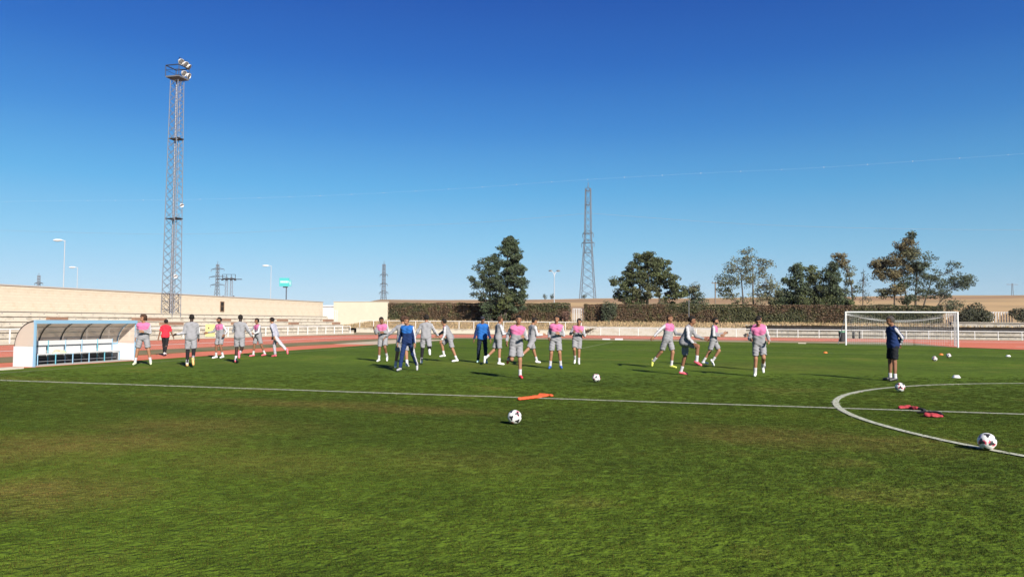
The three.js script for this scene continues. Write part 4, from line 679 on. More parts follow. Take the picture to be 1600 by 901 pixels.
// ---------------------------------------------------------------- people
function surfaceNets(f, mn, mx, cell) {
  const n = [0, 1, 2].map(k => Math.max(2, Math.ceil((mx[k] - mn[k]) / cell) + 1)), [nx, ny, nz] = n, val = new Float32Array(nx * ny * nz);
  let o = 0; for (let k = 0; k < nz; k++) for (let j = 0; j < ny; j++) for (let i = 0; i < nx; i++) val[o++] = f(mn[0] + i * cell, mn[1] + j * cell, mn[2] + k * cell);
  const id = new Int32Array(nx * ny * nz).fill(-1), pos = [], idx = [], at = (i, j, k) => i + nx * (j + ny * k);
  const C = [[0, 0, 0], [1, 0, 0], [0, 1, 0], [1, 1, 0], [0, 0, 1], [1, 0, 1], [0, 1, 1], [1, 1, 1]], E = [[0, 1], [2, 3], [4, 5], [6, 7], [0, 2], [1, 3], [4, 6], [5, 7], [0, 4], [1, 5], [2, 6], [3, 7]];
  const v = new Float32Array(8);
  for (let k = 0; k < nz - 1; k++) for (let j = 0; j < ny - 1; j++) for (let i = 0; i < nx - 1; i++) {
    let m = 0; for (let c = 0; c < 8; c++) { v[c] = val[at(i + C[c][0], j + C[c][1], k + C[c][2])]; if (v[c] < 0) m++; }
    if (m === 0 || m === 8) continue;
    let x = 0, y = 0, z = 0, q = 0;
    for (const [a, b] of E) if ((v[a] < 0) !== (v[b] < 0)) { const t = v[a] / (v[a] - v[b]); x += C[a][0] + (C[b][0] - C[a][0]) * t; y += C[a][1] + (C[b][1] - C[a][1]) * t; z += C[a][2] + (C[b][2] - C[a][2]) * t; q++; }
    id[at(i, j, k)] = pos.length / 3; pos.push(mn[0] + (i + x / q) * cell, mn[1] + (j + y / q) * cell, mn[2] + (k + z / q) * cell);
  }
  const quad = (a, b, c, d, flip) => { if (a < 0 || b < 0 || c < 0 || d < 0) return; flip ? idx.push(a, c, b, a, d, c) : idx.push(a, b, c, a, c, d); };
  for (let k = 1; k < nz - 1; k++) for (let j = 1; j < ny - 1; j++) for (let i = 1; i < nx - 1; i++) {
    const s = val[at(i, j, k)] < 0;
    if (s !== (val[at(i + 1, j, k)] < 0)) quad(id[at(i, j - 1, k - 1)], id[at(i, j, k - 1)], id[at(i, j, k)], id[at(i, j - 1, k)], !s);
    if (s !== (val[at(i, j + 1, k)] < 0)) quad(id[at(i - 1, j, k - 1)], id[at(i - 1, j, k)], id[at(i, j, k)], id[at(i, j, k - 1)], !s);
    if (s !== (val[at(i, j, k + 1)] < 0)) quad(id[at(i - 1, j - 1, k)], id[at(i, j - 1, k)], id[at(i, j, k)], id[at(i - 1, j, k)], !s);
  }
  const g = new THREE.BufferGeometry(); g.setAttribute('position', new THREE.Float32BufferAttribute(pos, 3)); g.setIndex(idx); g.computeVertexNormals(); return g;
}
const cap = (a, b, ra, rb) => { const dx = b.x - a.x, dy = b.y - a.y, dz = b.z - a.z, L = dx * dx + dy * dy + dz * dz || 1e-9; return (x, y, z) => { const px = x - a.x, py = y - a.y, pz = z - a.z; let t = (px * dx + py * dy + pz * dz) / L; t = t < 0 ? 0 : t > 1 ? 1 : t; const ex = px - t * dx, ey = py - t * dy, ez = pz - t * dz; return Math.sqrt(ex * ex + ey * ey + ez * ez) - (ra + t * (rb - ra)); }; };
const smin = (a, b, k) => { const h = Math.max(k - Math.abs(a - b), 0) / k; return Math.min(a, b) - h * h * k * 0.25; };
const union = (list, k) => (x, y, z) => { let d = list[0](x, y, z); for (let i = 1; i < list.length; i++) d = smin(d, list[i](x, y, z), k); return d; };
const cutBy = (f, o, n) => (x, y, z) => Math.max(f(x, y, z), (x - o.x) * n.x + (y - o.y) * n.y + (z - o.z) * n.z);   // keeps the side against n
const ell = (cx, cy, cz, rx, ry, rz) => { const m = Math.min(rx, ry, rz); return (x, y, z) => (Math.hypot((x - cx) / rx, (y - cy) / ry, (z - cz) / rz) - 1) * m; };
const bbox = (pts, r) => { const mn = [1e9, 1e9, 1e9], mx = [-1e9, -1e9, -1e9]; for (const p of pts) [p.x, p.y, p.z].forEach((c, k) => { mn[k] = Math.min(mn[k], c - r); mx[k] = Math.max(mx[k], c + r); }); return [mn, mx]; };
function paint(g, fn) { const p = g.attributes.position, c = new Float32Array(p.count * 3); for (let i = 0; i < p.count; i++) c.set(fn(p.getX(i), p.getY(i), p.getZ(i)).map(k => k * BASE), i * 3); g.setAttribute('color', new THREE.BufferAttribute(c, 3)); return g; }

const headGeo = surfaceNets(union([ell(0, 0.025, -0.012, 0.077, 0.094, 0.097), ell(0, -0.045, 0.022, 0.058, 0.078, 0.068), cap(V(0, 0.002, 0.084), V(0, -0.028, 0.102), 0.009, 0.014), ell(0.078, -0.005, -0.008, 0.011, 0.03, 0.02), ell(-0.078, -0.005, -0.008, 0.011, 0.03, 0.02), cap(V(0.03, 0.036, 0.078), V(-0.03, 0.036, 0.078), 0.012, 0.012), cap(V(0, -0.07, -0.022), V(0, -0.15, -0.03), 0.053, 0.055)], 0.018), [-0.12, -0.2, -0.14], [0.12, 0.15, 0.14], 0.0075);
const handGeo = [1, -1].map(s => {
  const L = [(x, y, z) => { const qx = Math.abs(x) - 0.008, qy = Math.abs(y + 0.05) - 0.04, qz = Math.abs(z) - 0.03; return Math.hypot(Math.max(qx, 0), Math.max(qy, 0), Math.max(qz, 0)) + Math.min(Math.max(qx, qy, qz), 0) - 0.008; }, cap(V(0, 0.02, 0), V(0, -0.02, 0), 0.026, 0.022)];
  [[0.031, 0.066], [0.011, 0.076], [-0.010, 0.070], [-0.030, 0.052]].forEach(([z, l]) => { const a = V(0, -0.088, z), b = V(-s * 0.012, -0.088 - l * 0.5, z * 1.06), c = V(-s * 0.038, -0.088 - l * 0.86, z * 1.06); L.push(cap(a, b, 0.0092, 0.0085), cap(b, c, 0.0085, 0.0075)); });
  L.push(cap(V(0, -0.03, 0.034), V(-s * 0.012, -0.062, 0.06), 0.012, 0.01), cap(V(-s * 0.012, -0.062, 0.06), V(-s * 0.024, -0.09, 0.064), 0.01, 0.008));
  return surfaceNets(union(L, 0.006), [-0.075, -0.2, -0.06], [0.075, 0.05, 0.09], 0.0045);
});
function hairGeo(style) {
  const puff = style === 'buzz' ? 0.004 : style === 'long' ? 0.03 : 0.016;
  const c = ell(0, 0.028, -0.014, 0.078 + puff, 0.095 + puff, 0.098 + puff);
  const f = (x, y, z) => { const A = 0.06 - y + 0.25 * Math.max(0, z - 0.05), B = Math.max(z - (style === 'long' ? 0.02 : 0.005), (style === 'long' ? -0.1 : -0.055) - y); const w = 0.005 * Math.sin(x * 130 + y * 60) * Math.sin(z * 110 + x * 40); let d = Math.max(c(x, y, z) + w, Math.min(A, B)); if (style === 'long') d = Math.min(d, cap(V(0, 0.03, -0.11), V(0, -0.09, -0.13), 0.04, 0.02)(x, y, z)); return d; };
  return surfaceNets(f, [-0.14, -0.16, -0.19], [0.14, 0.18, 0.14], 0.0085);
}
const hairs = { short: hairGeo('short'), buzz: hairGeo('buzz'), long: hairGeo('long') };
const capGeo = (() => { const crown = ell(0, 0.03, -0.012, 0.088, 0.1, 0.105); const f = (x, y, z) => Math.min(Math.max(crown(x, y, z), 0.045 - y), Math.max(Math.hypot(x / 0.075, (z - 0.09) / 0.085) - 1, Math.abs(y - 0.05 + (z - 0.09) * 0.25) / 0.007 - 1) * 0.007); return surfaceNets(f, [-0.13, -0.02, -0.15], [0.13, 0.18, 0.22], 0.008); })();
const bodyM = new THREE.MeshPhysicalMaterial({ vertexColors: true, roughness: 0.65, specularIntensity: 0.5 });
const clothM = new THREE.MeshPhysicalMaterial({ vertexColors: true, roughness: 0.9, specularIntensity: 0.3 });
const hairMats = {}; const hairMat = c => hairMats[c] || (hairMats[c] = new THREE.MeshPhysicalMaterial({ color: lin(...HAIRC[c]), roughness: 0.8, specularIntensity: 0.3 }));
const shoeMats = {}; const shoeMat = c => shoeMats[c.join()] || (shoeMats[c.join()] = mat(c[0], c[1], c[2], 0.45));
const SKIN = { light: [0.31, 0.155, 0.09], tan: [0.21, 0.10, 0.055], dark: [0.042, 0.024, 0.017] };
const HAIRC = { black: [0.012, 0.01, 0.009], brown: [0.045, 0.025, 0.016], grey: [0.045, 0.04, 0.037] };
const RX = a => new THREE.Matrix4().makeRotationX(a * D), RY = a => new THREE.Matrix4().makeRotationY(a * D), RZ = a => new THREE.Matrix4().makeRotationZ(a * D);
const GREY = [0.255, 0.255, 0.272], PINK = [0.54, 0.15, 0.30], WHITE = [0.5, 0.495, 0.52], NAVY = [0.011, 0.027, 0.095], BLUE = [0.02, 0.115, 0.38], BLACK = [0.016, 0.016, 0.019], LILAC = [0.36, 0.36, 0.43];

function person(o) {
  const { u, v, label } = o, hgt = (o.h || 1.78) / 1.78, camU = camera.position.x, camV = -camera.position.z;
  const toCam = Math.atan2(camU - u, -(camV - v));                                  // rotation that turns +z to the camera
  const t = thing('person', label, 'person', P(u, v, o.y || 0.006), toCam + (o.head || 0) * D, o.group || 'players training in grey and pink'); t.scale.setScalar(hgt);
  const lean = o.lean ?? 5, R = new THREE.Matrix4().multiplyMatrices(RY(o.twist || 0), new THREE.Matrix4().multiplyMatrices(RX(lean), RZ(o.side || 0))), Rp = new THREE.Matrix4().multiplyMatrices(RX(lean * 0.35), RZ((o.side || 0) * 0.5));
  const pel = V(0, 0, 0), T = (x, y, z) => V(x, y, z).applyMatrix4(R).add(pel), Q = (x, y, z) => V(x, y, z).applyMatrix4(Rp).add(pel);
  const J = {};
  const legs = [['L', 1, o.lL || [2, 3, 4]], ['R', -1, o.lR || [2, 3, 4]]];
  for (const [k, s, [hf, ab, kn, pf]] of legs) {
    const hip = Q(s * 0.092, -0.03, 0), A = ab * D, d1 = V(s * Math.sin(A), -Math.cos(hf * D) * Math.cos(A), Math.sin(hf * D) * Math.cos(A)).normalize(), a2 = (hf - kn) * D, d2 = V(s * Math.sin(A * 0.8), -Math.cos(a2) * Math.cos(A), Math.sin(a2) * Math.cos(A)).normalize();
    const knee = hip.clone().addScaledVector(d1, 0.44), ank = knee.clone().addScaledVector(d2, 0.43);
    let fd; if (pf === undefined) fd = V(s * 0.18, -0.1, 1).normalize(); else { const fa = a2 + (90 - pf) * D; fd = V(s * 0.12, -Math.cos(fa), Math.sin(fa)).normalize(); }
    const down = d2.clone().addScaledVector(fd, -d2.dot(fd)).normalize(); if (pf === undefined) down.set(0, -1, 0);
    J[k] = { s, hip, knee, ank, d1, d2, fd, heel: ank.clone().addScaledVector(down, 0.045).addScaledVector(fd, -0.035), toe: ank.clone().addScaledVector(down, 0.052).addScaledVector(fd, 0.165) };
  }
  let low = 1e9; for (const k of 'LR') low = Math.min(low, J[k].heel.y - 0.04, J[k].toe.y - 0.03);
  const up = -low + (o.air || 0); pel.y += up;
  for (const k of 'LR') for (const q of ['hip', 'knee', 'ank', 'heel', 'toe']) J[k][q].y += up;
  const arms = [['L', 1, o.aL || [0, 8, 12, 0]], ['R', -1, o.aR || [0, 8, 12, 0]]];
  for (const [k, s, [fl, ab, el, inw = 0]] of arms) {
    const S = T(s * 0.174, 0.42, -0.005), dir = (f, a) => V(s * Math.sin(a * D), -Math.cos(f * D) * Math.cos(a * D), Math.sin(f * D) * Math.cos(a * D)).applyMatrix4(R).normalize();
    const a1 = dir(fl, ab), a2 = dir(fl + el, ab - inw), E = S.clone().addScaledVector(a1, 0.285), Wr = E.clone().addScaledVector(a2, 0.245);
    Object.assign(J[k], { S, E, W: Wr, a1, a2, out: V(s, 0, 0.15).applyMatrix4(R) });
  }
  const neck0 = T(0, 0.47, -0.012), neck1 = T(0, 0.56, 0.012);
  const Rh = new THREE.Matrix4().multiplyMatrices(R, new THREE.Matrix4().multiplyMatrices(RX(-lean * 0.7), new THREE.Matrix4().multiplyMatrices(RY(o.hy || 0), RX(o.hp || 0))));
  const headC = neck1.clone().add(V(0, 0.105, 0.02).applyMatrix4(Rh)); const headM = Rh.clone().setPosition(headC), headInv = headM.clone().invert();
  const torso = (e) => { const l = []; for (const s of [-1, 1]) l.push(cap(T(s * 0.068, -0.02, 0), T(s * 0.066, 0.2, 0), 0.096 + e, 0.088 + e), cap(T(s * 0.066, 0.2, 0), T(s * 0.08, 0.375, 0.008), 0.088 + e, 0.102 + e), cap(T(0, 0.46, -0.01), T(s * 0.155, 0.424, -0.006), 0.06 + e, 0.052 + e)); return l; };
  const hips = e => [cap(Q(0.06, -0.03, -0.008), Q(-0.06, -0.03, -0.008), 0.112 + e, 0.112 + e), cap(Q(0.05, 0.06, 0), Q(-0.05, 0.06, 0), 0.1 + e, 0.1 + e)];
  // body: one continuous skin
  const B = [...torso(-0.014), ...hips(-0.014), cap(neck0, neck1, 0.06, 0.053)];
  for (const k of 'LR') { const j = J[k]; B.push(cap(j.S, j.E, 0.046, 0.037), cap(j.E, j.W, 0.037, 0.026), cap(j.hip, j.knee, 0.078, 0.054), cap(j.knee, j.ank, 0.051, 0.036), cap(j.knee.clone().lerp(j.ank, 0.12).addScaledVector(j.fd, -0.014), j.knee.clone().lerp(j.ank, 0.55).addScaledVector(j.fd, -0.01), 0.05, 0.038), cap(j.heel, j.toe, 0.03, 0.022)); }
  const all = ['L', 'R'].flatMap(k => [J[k].S, J[k].E, J[k].W, J[k].hip, J[k].knee, J[k].ank, J[k].toe, J[k].heel]).concat([neck1, pel, T(0, 0.4, 0)]);
  const [bm, bx] = bbox(all, 0.2), skin = SKIN[o.skin || 'light'];
  const bodyG = paint(surfaceNets(union(B, 0.035), bm, bx, 0.022), () => skin);
  const hg = headGeo.clone(); paint(hg, (x, y, z) => { const eye = z > 0.05 && Math.hypot((Math.abs(x) - 0.031) / 0.016, (y - 0.012) / 0.009) < 1, brow = z > 0.05 && Math.hypot((Math.abs(x) - 0.031) / 0.02, (y - 0.034) / 0.006) < 1, lip = z > 0.05 && Math.hypot(x / 0.024, (y + 0.062) / 0.009) < 1, beard = o.beard && z > -0.01 && y < -0.045 && !lip && y > -0.13; const hc = HAIRC[o.hairC || 'black']; return eye ? [0.03, 0.02, 0.015] : brow ? hc : lip ? [skin[0] * 0.75, skin[1] * 0.5, skin[2] * 0.5] : beard ? [hc[0] * 2, hc[1] * 2, hc[2] * 2] : skin; });
  hg.applyMatrix4(headM);
  const hands = ['L', 'R'].map((k, i) => { const j = J[k], g = paint(handGeo[i].clone(), () => skin), y = j.a2.clone().negate(), x = j.out.clone().addScaledVector(y, -j.out.dot(y)).normalize().multiplyScalar(1), z = x.clone().cross(y); const s = k === 'L' ? 1 : -1; const m = new THREE.Matrix4().makeBasis(x.multiplyScalar(s), y, z.multiplyScalar(s)); m.setPosition(j.W); g.applyMatrix4(m); return g; });
  part('body', mergeGeometries([bodyG, hg, ...hands], false), bodyM, t);
  const hairO = part(o.cap ? 'cap' : 'hair', o.cap ? capGeo : hairs[o.hair || 'short'], o.cap ? mat(0.012, 0.014, 0.025, 0.8) : hairMat(o.hairC || 'black'), t); hairO.matrixAutoUpdate = true; hairO.position.copy(headC); hairO.quaternion.setFromRotationMatrix(Rh);
  // top
  const st = o.top || {}; const base = st.base || GREY, chest = st.chest || PINK, stripe = st.stripe || WHITE, sleeve = st.sleeve || base; const ph = u * 3 + v;
  const wr = (x, y, z) => 0.008 * Math.sin(x * 31 + y * 17 + ph) * Math.sin(y * 41 - z * 23 + ph * 2) + 0.003 * Math.sin(y * 75 + x * 30 + ph);
  const upT = V(0, 1, 0).applyMatrix4(R), upP = V(0, 1, 0).applyMatrix4(Rp), front = V(0, 0, 1).applyMatrix4(R);
  const tf0 = union([...torso(0.016), ...hips(0.02)], 0.05), hemO = Q(0, -0.1, 0);
  const tf = (x, y, z) => Math.max(tf0(x, y, z), -((x - hemO.x) * upP.x + (y - hemO.y) * upP.y + (z - hemO.z) * upP.z), (x - neck0.x) * upT.x + (y - neck0.y) * upT.y + (z - neck0.z) * upT.z - 0.045 + 0.25 * ((x - neck0.x) * front.x + (y - neck0.y) * front.y + (z - neck0.z) * front.z));
  const sl = ['L', 'R'].map(k => { const j = J[k]; if (st.short) { const e = j.S.clone().lerp(j.E, 0.75); return cutBy(cap(j.S, e, 0.068, 0.064), e, j.a1); } return union([cap(j.S, j.E, 0.062, 0.053), cutBy(cap(j.E, j.W, 0.052, 0.041), j.W.clone().addScaledVector(j.a2, -0.01), j.a2)], 0.03); });
  const shirtF = (x, y, z) => smin(smin(tf(x, y, z), sl[0](x, y, z), 0.03), sl[1](x, y, z), 0.03) + wr(x, y, z);
  const chestO = T(0, 0.255, 0), sideT = V(1, 0, 0).applyMatrix4(R);
  const shirtG = paint(surfaceNets(shirtF, ...bbox(['L', 'R'].flatMap(k => [J[k].S, J[k].E, J[k].W]).concat([pel, neck1, Q(0, -0.12, 0)]), 0.19), 0.02), (x, y, z) => {
    const dt = tf(x, y, z); for (const [i, k] of [[0, 'L'], [1, 'R']]) { const d = sl[i](x, y, z); if (d < dt - 0.004) { const j = J[k], q = V(x, y, z).sub(j.S), up2 = q.dot(j.a1) < 0.285; const bo = up2 ? j.S : j.E, bd = up2 ? j.a1 : j.a2; const rad = V(x, y, z).sub(bo); rad.addScaledVector(bd, -rad.dot(bd)).normalize(); const oo = j.out.clone().addScaledVector(bd, -j.out.dot(bd)).normalize(); return rad.dot(oo) > (st.noStripe ? 2 : st.thr || 0.68) ? stripe : sleeve; } }
    const hC = (x - chestO.x) * upT.x + (y - chestO.y) * upT.y + (z - chestO.z) * upT.z, fC = (x - chestO.x) * front.x + (y - chestO.y) * front.y + (z - chestO.z) * front.z;
    const sC = Math.abs((x - chestO.x) * sideT.x + (y - chestO.y) * sideT.y + (z - chestO.z) * sideT.z); return hC > 0.9 * sC * sC && fC > 0.0 ? chest : base;
  });
  part(st.name || 'training_top', shirtG, clothM, t);
  // shorts or trousers
  const bt = o.bottom || {}, bc = bt.color || GREY, bs = bt.stripe || bc, long = bt.long;
  const thigh = ['L', 'R'].map(k => { const j = J[k]; if (long) return union([cap(j.hip, j.knee, 0.096, 0.072), cutBy(cap(j.knee, j.ank, 0.072, 0.056), j.ank, j.d2)], 0.03); const e = j.hip.clone().lerp(j.knee, 0.84); return cutBy(cap(j.hip, e, 0.102, 0.096), e, j.d1); });
  const waist = Q(0, 0.06, 0), hf0 = union(hips(0.012), 0.04);
  const bf = (x, y, z) => smin(smin(Math.max(hf0(x, y, z), (x - waist.x) * upP.x + (y - waist.y) * upP.y + (z - waist.z) * upP.z), thigh[0](x, y, z), 0.02), thigh[1](x, y, z), 0.02) + wr(x + 3, y, z) * 1.1;
  const bG = paint(surfaceNets(bf, ...bbox(['L', 'R'].flatMap(k => long ? [J[k].hip, J[k].knee, J[k].ank] : [J[k].hip, J[k].knee]).concat([waist]), 0.15), 0.02), (x, y, z) => {
    if (bs !== bc) for (const k of 'LR') { const j = J[k], q = V(x, y, z).sub(j.hip), up2 = q.dot(j.d1) < 0.44, bo = up2 ? j.hip : j.knee, bd = up2 ? j.d1 : j.d2, r = V(x, y, z).sub(bo); r.addScaledVector(bd, -r.dot(bd)); if (r.length() < 0.125) { r.normalize(); const oo = V(j.s, 0, 0.1); oo.addScaledVector(bd, -oo.dot(bd)).normalize(); if (r.dot(oo) > 0.8 && Math.abs(q.x) < 0.3) return bs; } }
    return bc;
  });
  part(long ? 'trousers' : 'shorts', bG, clothM, t);
  for (const k of 'LR') {
    const j = J[k];
    if (o.leggings) part('legging', paint(surfaceNets(union([cap(j.hip.clone().lerp(j.knee, 0.6), j.knee, 0.068, 0.062), cap(j.knee, j.ank, 0.06, 0.045), cap(j.knee.clone().lerp(j.ank, 0.12).addScaledVector(j.fd, -0.014), j.knee.clone().lerp(j.ank, 0.55).addScaledVector(j.fd, -0.01), 0.057, 0.045)], 0.02), ...bbox([j.hip, j.knee, j.ank], 0.1), 0.02), () => BLACK), clothM, t);
    if (!long) { const a = j.knee.clone().lerp(j.ank, o.sock || 0.62); part('sock', paint(surfaceNets(cutBy(union([cap(a, j.ank, 0.05, 0.044), cap(j.ank, j.heel, 0.044, 0.036)], 0.02), a, j.d2.clone().negate()), ...bbox([a, j.ank, j.heel], 0.09), 0.014), () => o.sockC || WHITE), clothM, t); }
    const mid = j.heel.clone().lerp(j.toe, 0.5).addScaledVector(j.d2, -0.012);
    part('shoe', surfaceNets(union([cap(j.heel, j.toe, 0.041, 0.031), cap(j.heel.clone().lerp(j.ank, 0.4), mid, 0.042, 0.034), cap(j.heel.clone().lerp(j.toe, 0.62), j.toe, 0.038, 0.03)], 0.02), ...bbox([j.heel, j.toe, j.ank], 0.07), 0.012), shoeMat(o.shoe || [0.75, 0.76, 0.74]), t);
  }
  return t;
}
const RED = [0.62, 0.03, 0.05], NEON = [0.62, 0.66, 0.12], ROYAL = [0.02, 0.09, 0.42], CORAL = [0.72, 0.12, 0.16], SH_W = [0.76, 0.77, 0.75], SH_B = [0.03, 0.03, 0.035];
const tracksuit = { base: NAVY, chest: BLUE, stripe: WHITE, sleeve: NAVY, name: 'training_jacket' };
const staff = 'coaches and staff on the pitch';
const people = [
  { u: 0.8, v: 6.89, h: 1.75, head: -8, hy: -55, hair: 'long', hairC: 'brown', lL: [8, 12, 16], lR: [2, 11, 6], aL: [18, 10, 90, 60], aR: [-15, 9, 52, 5], shoe: [0.7, 0.76, 0.5], label: 'player with dark hair in pink yoked top beside the dugout end' },
  { u: -2.88, v: 12.63, h: 1.58, head: 168, lL: [14, -2, 8], lR: [-16, -2, 18], aL: [-8, 14, 15], aR: [12, 16, 20], top: { base: RED, chest: RED, sleeve: RED, noStripe: true, short: true, name: 't_shirt' }, bottom: { color: BLACK, long: true }, skin: 'tan', group: staff, label: 'person in red t-shirt and black trousers walking away by the runway' },
  { u: 2.97, v: 6.56, h: 1.76, head: 178, lL: [3, 1, 6], lR: [-12, 0, 38, 45], aL: [-5, 12, 70, -55], aR: [12, 6, 40, 0], skin: 'dark', hair: 'buzz', leggings: true, shoe: [0.75, 0.4, 0.15], top: { chest: GREY }, label: 'player seen from behind in black leggings, nearest of the left group' },
  { u: 0.51, v: 11.66, h: 1.68, head: -48, lR: [12, 6, 18], lL: [16, 8, 30], aR: [28, 18, 52, -22], aL: [-28, 18, 85, 5], beard: true, skin: 'tan', hy: -10, label: 'bearded player in pink yoked top reaching out before the yellow board' },
  { u: 3.09, v: 9.14, h: 1.78, head: 166, lL: [8, 2, 14], lR: [-6, 2, 62, 40], aL: [30, 18, 95, 10], aR: [-10, 32, 22], skin: 'dark', hair: 'buzz', shoe: CORAL, top: { chest: GREY }, label: 'player seen from behind with coral boots kicking up his heel' },
  { u: 0.95, v: 13.69, h: 1.66, head: -62, lR: [14, 6, 12], lL: [-12, 8, 10], aL: [22, 10, 55, 10], aR: [55, 12, 30], skin: 'tan', shoe: CORAL, label: 'player facing left with coral boots, second from right in left group' },
  { u: 1.85, v: 13.6, h: 1.72, head: -118, lean: 16, lL: [-42, 3, 4, 50], lR: [14, 2, 20], aL: [-12, 8, 15], aR: [22, 8, 18], bottom: { color: [0.38, 0.36, 0.4], stripe: WHITE, long: true }, shoe: CORAL, top: { base: LILAC, chest: LILAC, stripe: LILAC }, label: 'player lunging left in pale long trousers, rightmost of the left group' },
  { u: 7.55, v: 11.97, h: 1.74, head: -14, hp: 12, lean: 9, side: 4, lL: [24, 4, 58, 22], lR: [5, 5, 12], aL: [5, 12, 100, 50], aR: [25, 14, 115, 10], skin: 'tan', label: 'player in pink yoked top jogging forward below the cream wall' },
  { u: 9.95, v: 8.1, h: 1.76, head: 174, lL: [8, 10, 8], lR: [-14, 8, 20], aL: [0, 48, 25], aR: [10, 15, 40], hairC: 'brown', top: { chest: GREY }, label: 'player seen from behind, half hidden by the walking blue coach' },
  { u: 10.56, v: 7.05, h: 1.74, head: -20, lean: 6, hp: 14, hy: -12, lR: [20, 4, 5], lL: [-22, 6, 14, 35], aR: [-16, 20, 16], aL: [6, 13, 20], hairC: 'brown', top: tracksuit, bottom: { color: NAVY, stripe: WHITE, long: true }, shoe: [0.35, 0.36, 0.38], group: staff, label: 'coach in navy tracksuit with white stripes walking among the players' },
  { u: 9.71, v: 10.96, h: 1.82, head: 176, lL: [6, 5, 6], lR: [-24, 6, 55, 50], aL: [-6, 28, 20], aR: [18, 28, 35], leggings: true, top: { chest: GREY }, label: 'tall player seen from behind with arms out, right of blue coach' },
  { u: 9.96, v: 12.98, h: 1.78, head: -102, lean: 24, lR: [58, 5, 70], lL: [-16, 3, 8], aL: [25, 12, 25], aR: [72, 10, 10], label: 'player bent forward running left with one knee lifted' },
  { u: 11.4, v: 12.58, h: 1.8, head: 3, lL: [12, 4, 10], lR: [-8, 4, 8], aL: [-2, 15, 15], aR: [-4, 15, 15], cap: true, skin: 'tan', top: { base: BLUE, chest: BLUE, sleeve: NAVY, stripe: NAVY, name: 'training_jacket' }, bottom: { color: [0.012, 0.02, 0.04], long: true }, shoe: [0.45, 0.7, 0.68], group: staff, label: 'coach in dark cap and bright blue top walking to camera' },
  { u: 12.31, v: 11.57, h: 1.78, head: 112, hairC: 'brown', lR: [3, 2, 5], lL: [-14, 3, 34, 40], aR: [22, 8, 80, 20], aL: [28, 8, 85, 20], skin: 'light', top: { chest: GREY }, label: 'player in side view facing right, just behind the front runner' },
  { u: 14.55, v: 5.34, h: 1.78, head: 8, lean: 9, side: -4, lL: [8, 2, 14], lR: [10, 5, 96, 40], aL: [20, 18, 88, 45], aR: [-32, 13, 78, 5], shoe: RED, label: 'front runner with pink yoked top and red boots in the middle' },
  { u: 13.3, v: 12.84, h: 1.82, head: 122, hp: 15, hy: -20, lR: [-34, 4, 18, 35], lL: [24, 6, 2], aR: [18, 10, 80, 10], aL: [28, 10, 85], top: { chest: GREY }, label: 'player striding right with his back turned, behind the front runner' },
  { u: 14.76, v: 10.1, h: 1.84, head: 0, hy: -12, lean: 8, side: -3, lL: [15, 6, 30], lR: [7, 6, 18], aL: [10, 17, 100, 55], aR: [-24, 10, 85, 10], shoe: ROYAL, label: 'player in pink yoked top with royal blue boots' },
  { u: 15.01, v: 13.13, h: 1.74, head: -6, side: -7, lean: 11, lL: [6, -2, 12], lR: [22, 0, 56, 28], aL: [18, 20, 112, 45], aR: [20, 20, 100, 45], label: 'player in pink yoked top leaning sideways, rightmost of middle group' },
  { u: 18.45, v: 11.9, h: 1.9, head: 52, hairC: 'brown', lean: 6, lR: [-22, 5, 22, 45], lL: [16, 3, 26], aR: [-30, 38, 8], aL: [30, 14, 60], shoe: NEON, label: 'player in neon boots with his arm stretched back' },
  { u: 19.13, v: 8.44, h: 1.86, head: 74, lean: 20, hy: 10, lR: [78, 3, 82, 20], lL: [-2, 2, 14], aR: [28, 8, 38], aL: [52, 10, 40], shoe: CORAL, skin: 'tan', top: { chest: GREY }, label: 'player raising his knee high, in coral boots' },
  { u: 20.03, v: 13.82, h: 1.8, head: 84, lR: [-16, 2, 16], lL: [26, 2, 58, 30], aR: [6, 8, 90], aL: [22, 10, 88], skin: 'light', beard: true, label: 'player jogging right in side view between the pairs' },
  { u: 21.34, v: 8.69, h: 1.82, head: 6, lean: 14, side: 4, hp: 16, lL: [22, 2, 74, 25], lR: [9, 2, 18], aL: [-12, 19, 88, 20], aR: [6, 19, 92, 20], label: 'player in pink yoked top running at the camera, front of the right pair' },
  { u: 21.55, v: 12.0, h: 1.82, head: -3, lL: [6, 4, 20], lR: [12, 4, 40, 30], aL: [10, 22, 80, 10], aR: [10, 24, 80, 10], shoe: SH_B, label: 'player almost hidden behind the runner at the right' },
  { u: 24.95, v: 8.15, h: 1.84, head: -62, lean: 2, hy: -8, hp: 8, hairC: 'grey', lL: [3, 4, 3], lR: [2, 4, 3], aL: [-34, 6, 30, 45], aR: [-34, 6, 30, 45], skin: 'tan', top: { ...tracksuit, chest: NAVY, thr: 0.86 }, bottom: { color: [0.012, 0.014, 0.018] }, shoe: SH_B, sock: 0.75, group: staff, label: 'grey haired coach in navy jacket and black shorts standing alone at right' },
];
people.forEach(person);
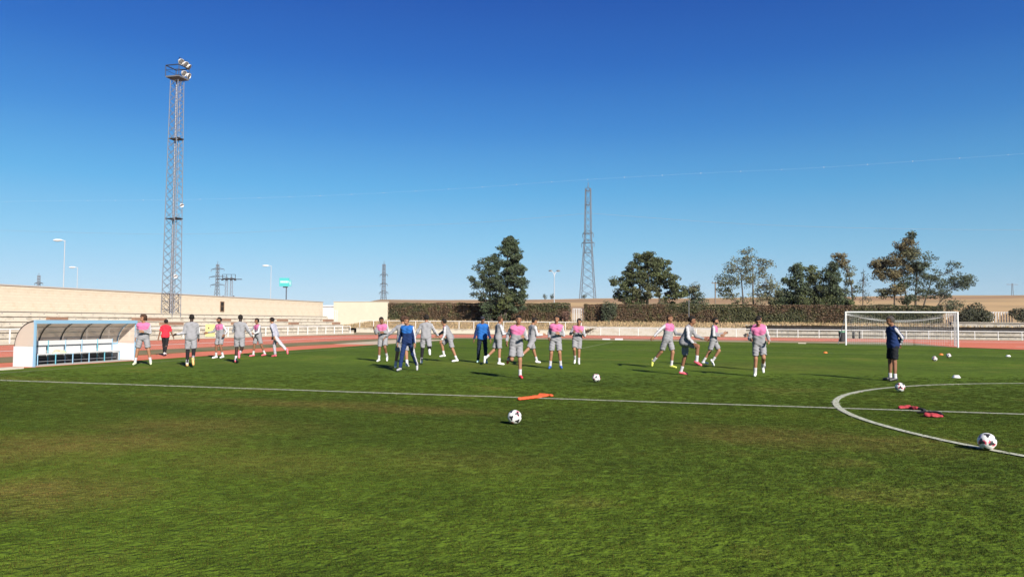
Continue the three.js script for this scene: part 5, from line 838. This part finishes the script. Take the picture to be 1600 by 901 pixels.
// ---------------------------------------------------------------- crumpled bibs on the turf
function heap(name, label, u, v, segs, m, straps) {
  const t = thing(name, label, 'bib', P(u, v, 0.012));
  const L = segs.map(([x0, z0, x1, z1, r0, r1]) => cap(V(x0, r0 * 0.45, z0), V(x1, r1 * 0.45, z1), r0, r1)), f0 = union(L, 0.03);
  const pts = segs.flatMap(s => [V(s[0], 0, s[1]), V(s[2], 0, s[3])]);
  const f = (x, y, z) => Math.max(f0(x, y * 1.5, z) + 0.016 * (vnoise(x * 26 + 9, z * 26 + y * 20) - 0.5) + 0.005 * Math.sin(x * 48 + z * 35 + y * 60) + 0.004 * Math.sin(z * 90 - x * 70), -y);
  part('cloth', surfaceNets(f, ...bbox(pts, 0.16), 0.009), m, t);
  if (straps) part('strap', tube(straps.map(p => V(p[0], p[1], p[2])), 0.022, 20, 6), M.black, t);
  return t;
}
const orangeM = mat(0.62, 0.085, 0.02, 0.8), redM = mat(0.36, 0.03, 0.04, 0.8);
heap('orange_bib', 'crumpled orange bibs lying across the halfway line', 16.28, 0, [[-0.2, 0.5, 0.02, 0.1, 0.05, 0.06], [0.02, 0.1, 0.12, -0.2, 0.06, 0.05], [0.1, -0.2, 0.17, -0.4, 0.045, 0.045], [0.02, -0.5, 0.26, -0.47, 0.055, 0.045]], orangeM);
heap('red_bib', 'crumpled red bib, the left of two on circle', 23.55, 0.25, [[-0.14, -0.1, 0.0, -0.13, 0.045, 0.065], [0.03, -0.08, 0.09, 0.08, 0.05, 0.06], [-0.16, -0.05, -0.08, -0.08, 0.04, 0.05]], redM, [[0.1, 0.03, 0.1], [0.18, 0.02, 0.3], [0.1, 0.03, 0.45]]);
heap('red_bib', 'crumpled red bib with black strap, right of the two', 23.62, -0.95, [[-0.07, 0.0, 0.09, -0.02, 0.068, 0.055], [-0.02, 0.05, 0.12, 0.04, 0.045, 0.04]], redM, [[-0.15, 0.03, -0.35], [0.0, 0.05, -0.25], [0.14, 0.06, -0.12], [0.18, 0.02, 0.0]]);

scene.fog = new THREE.FogExp2(new THREE.Color().setRGB(0.62, 0.78, 0.95), 0.00006);

renderer.render(scene, camera);
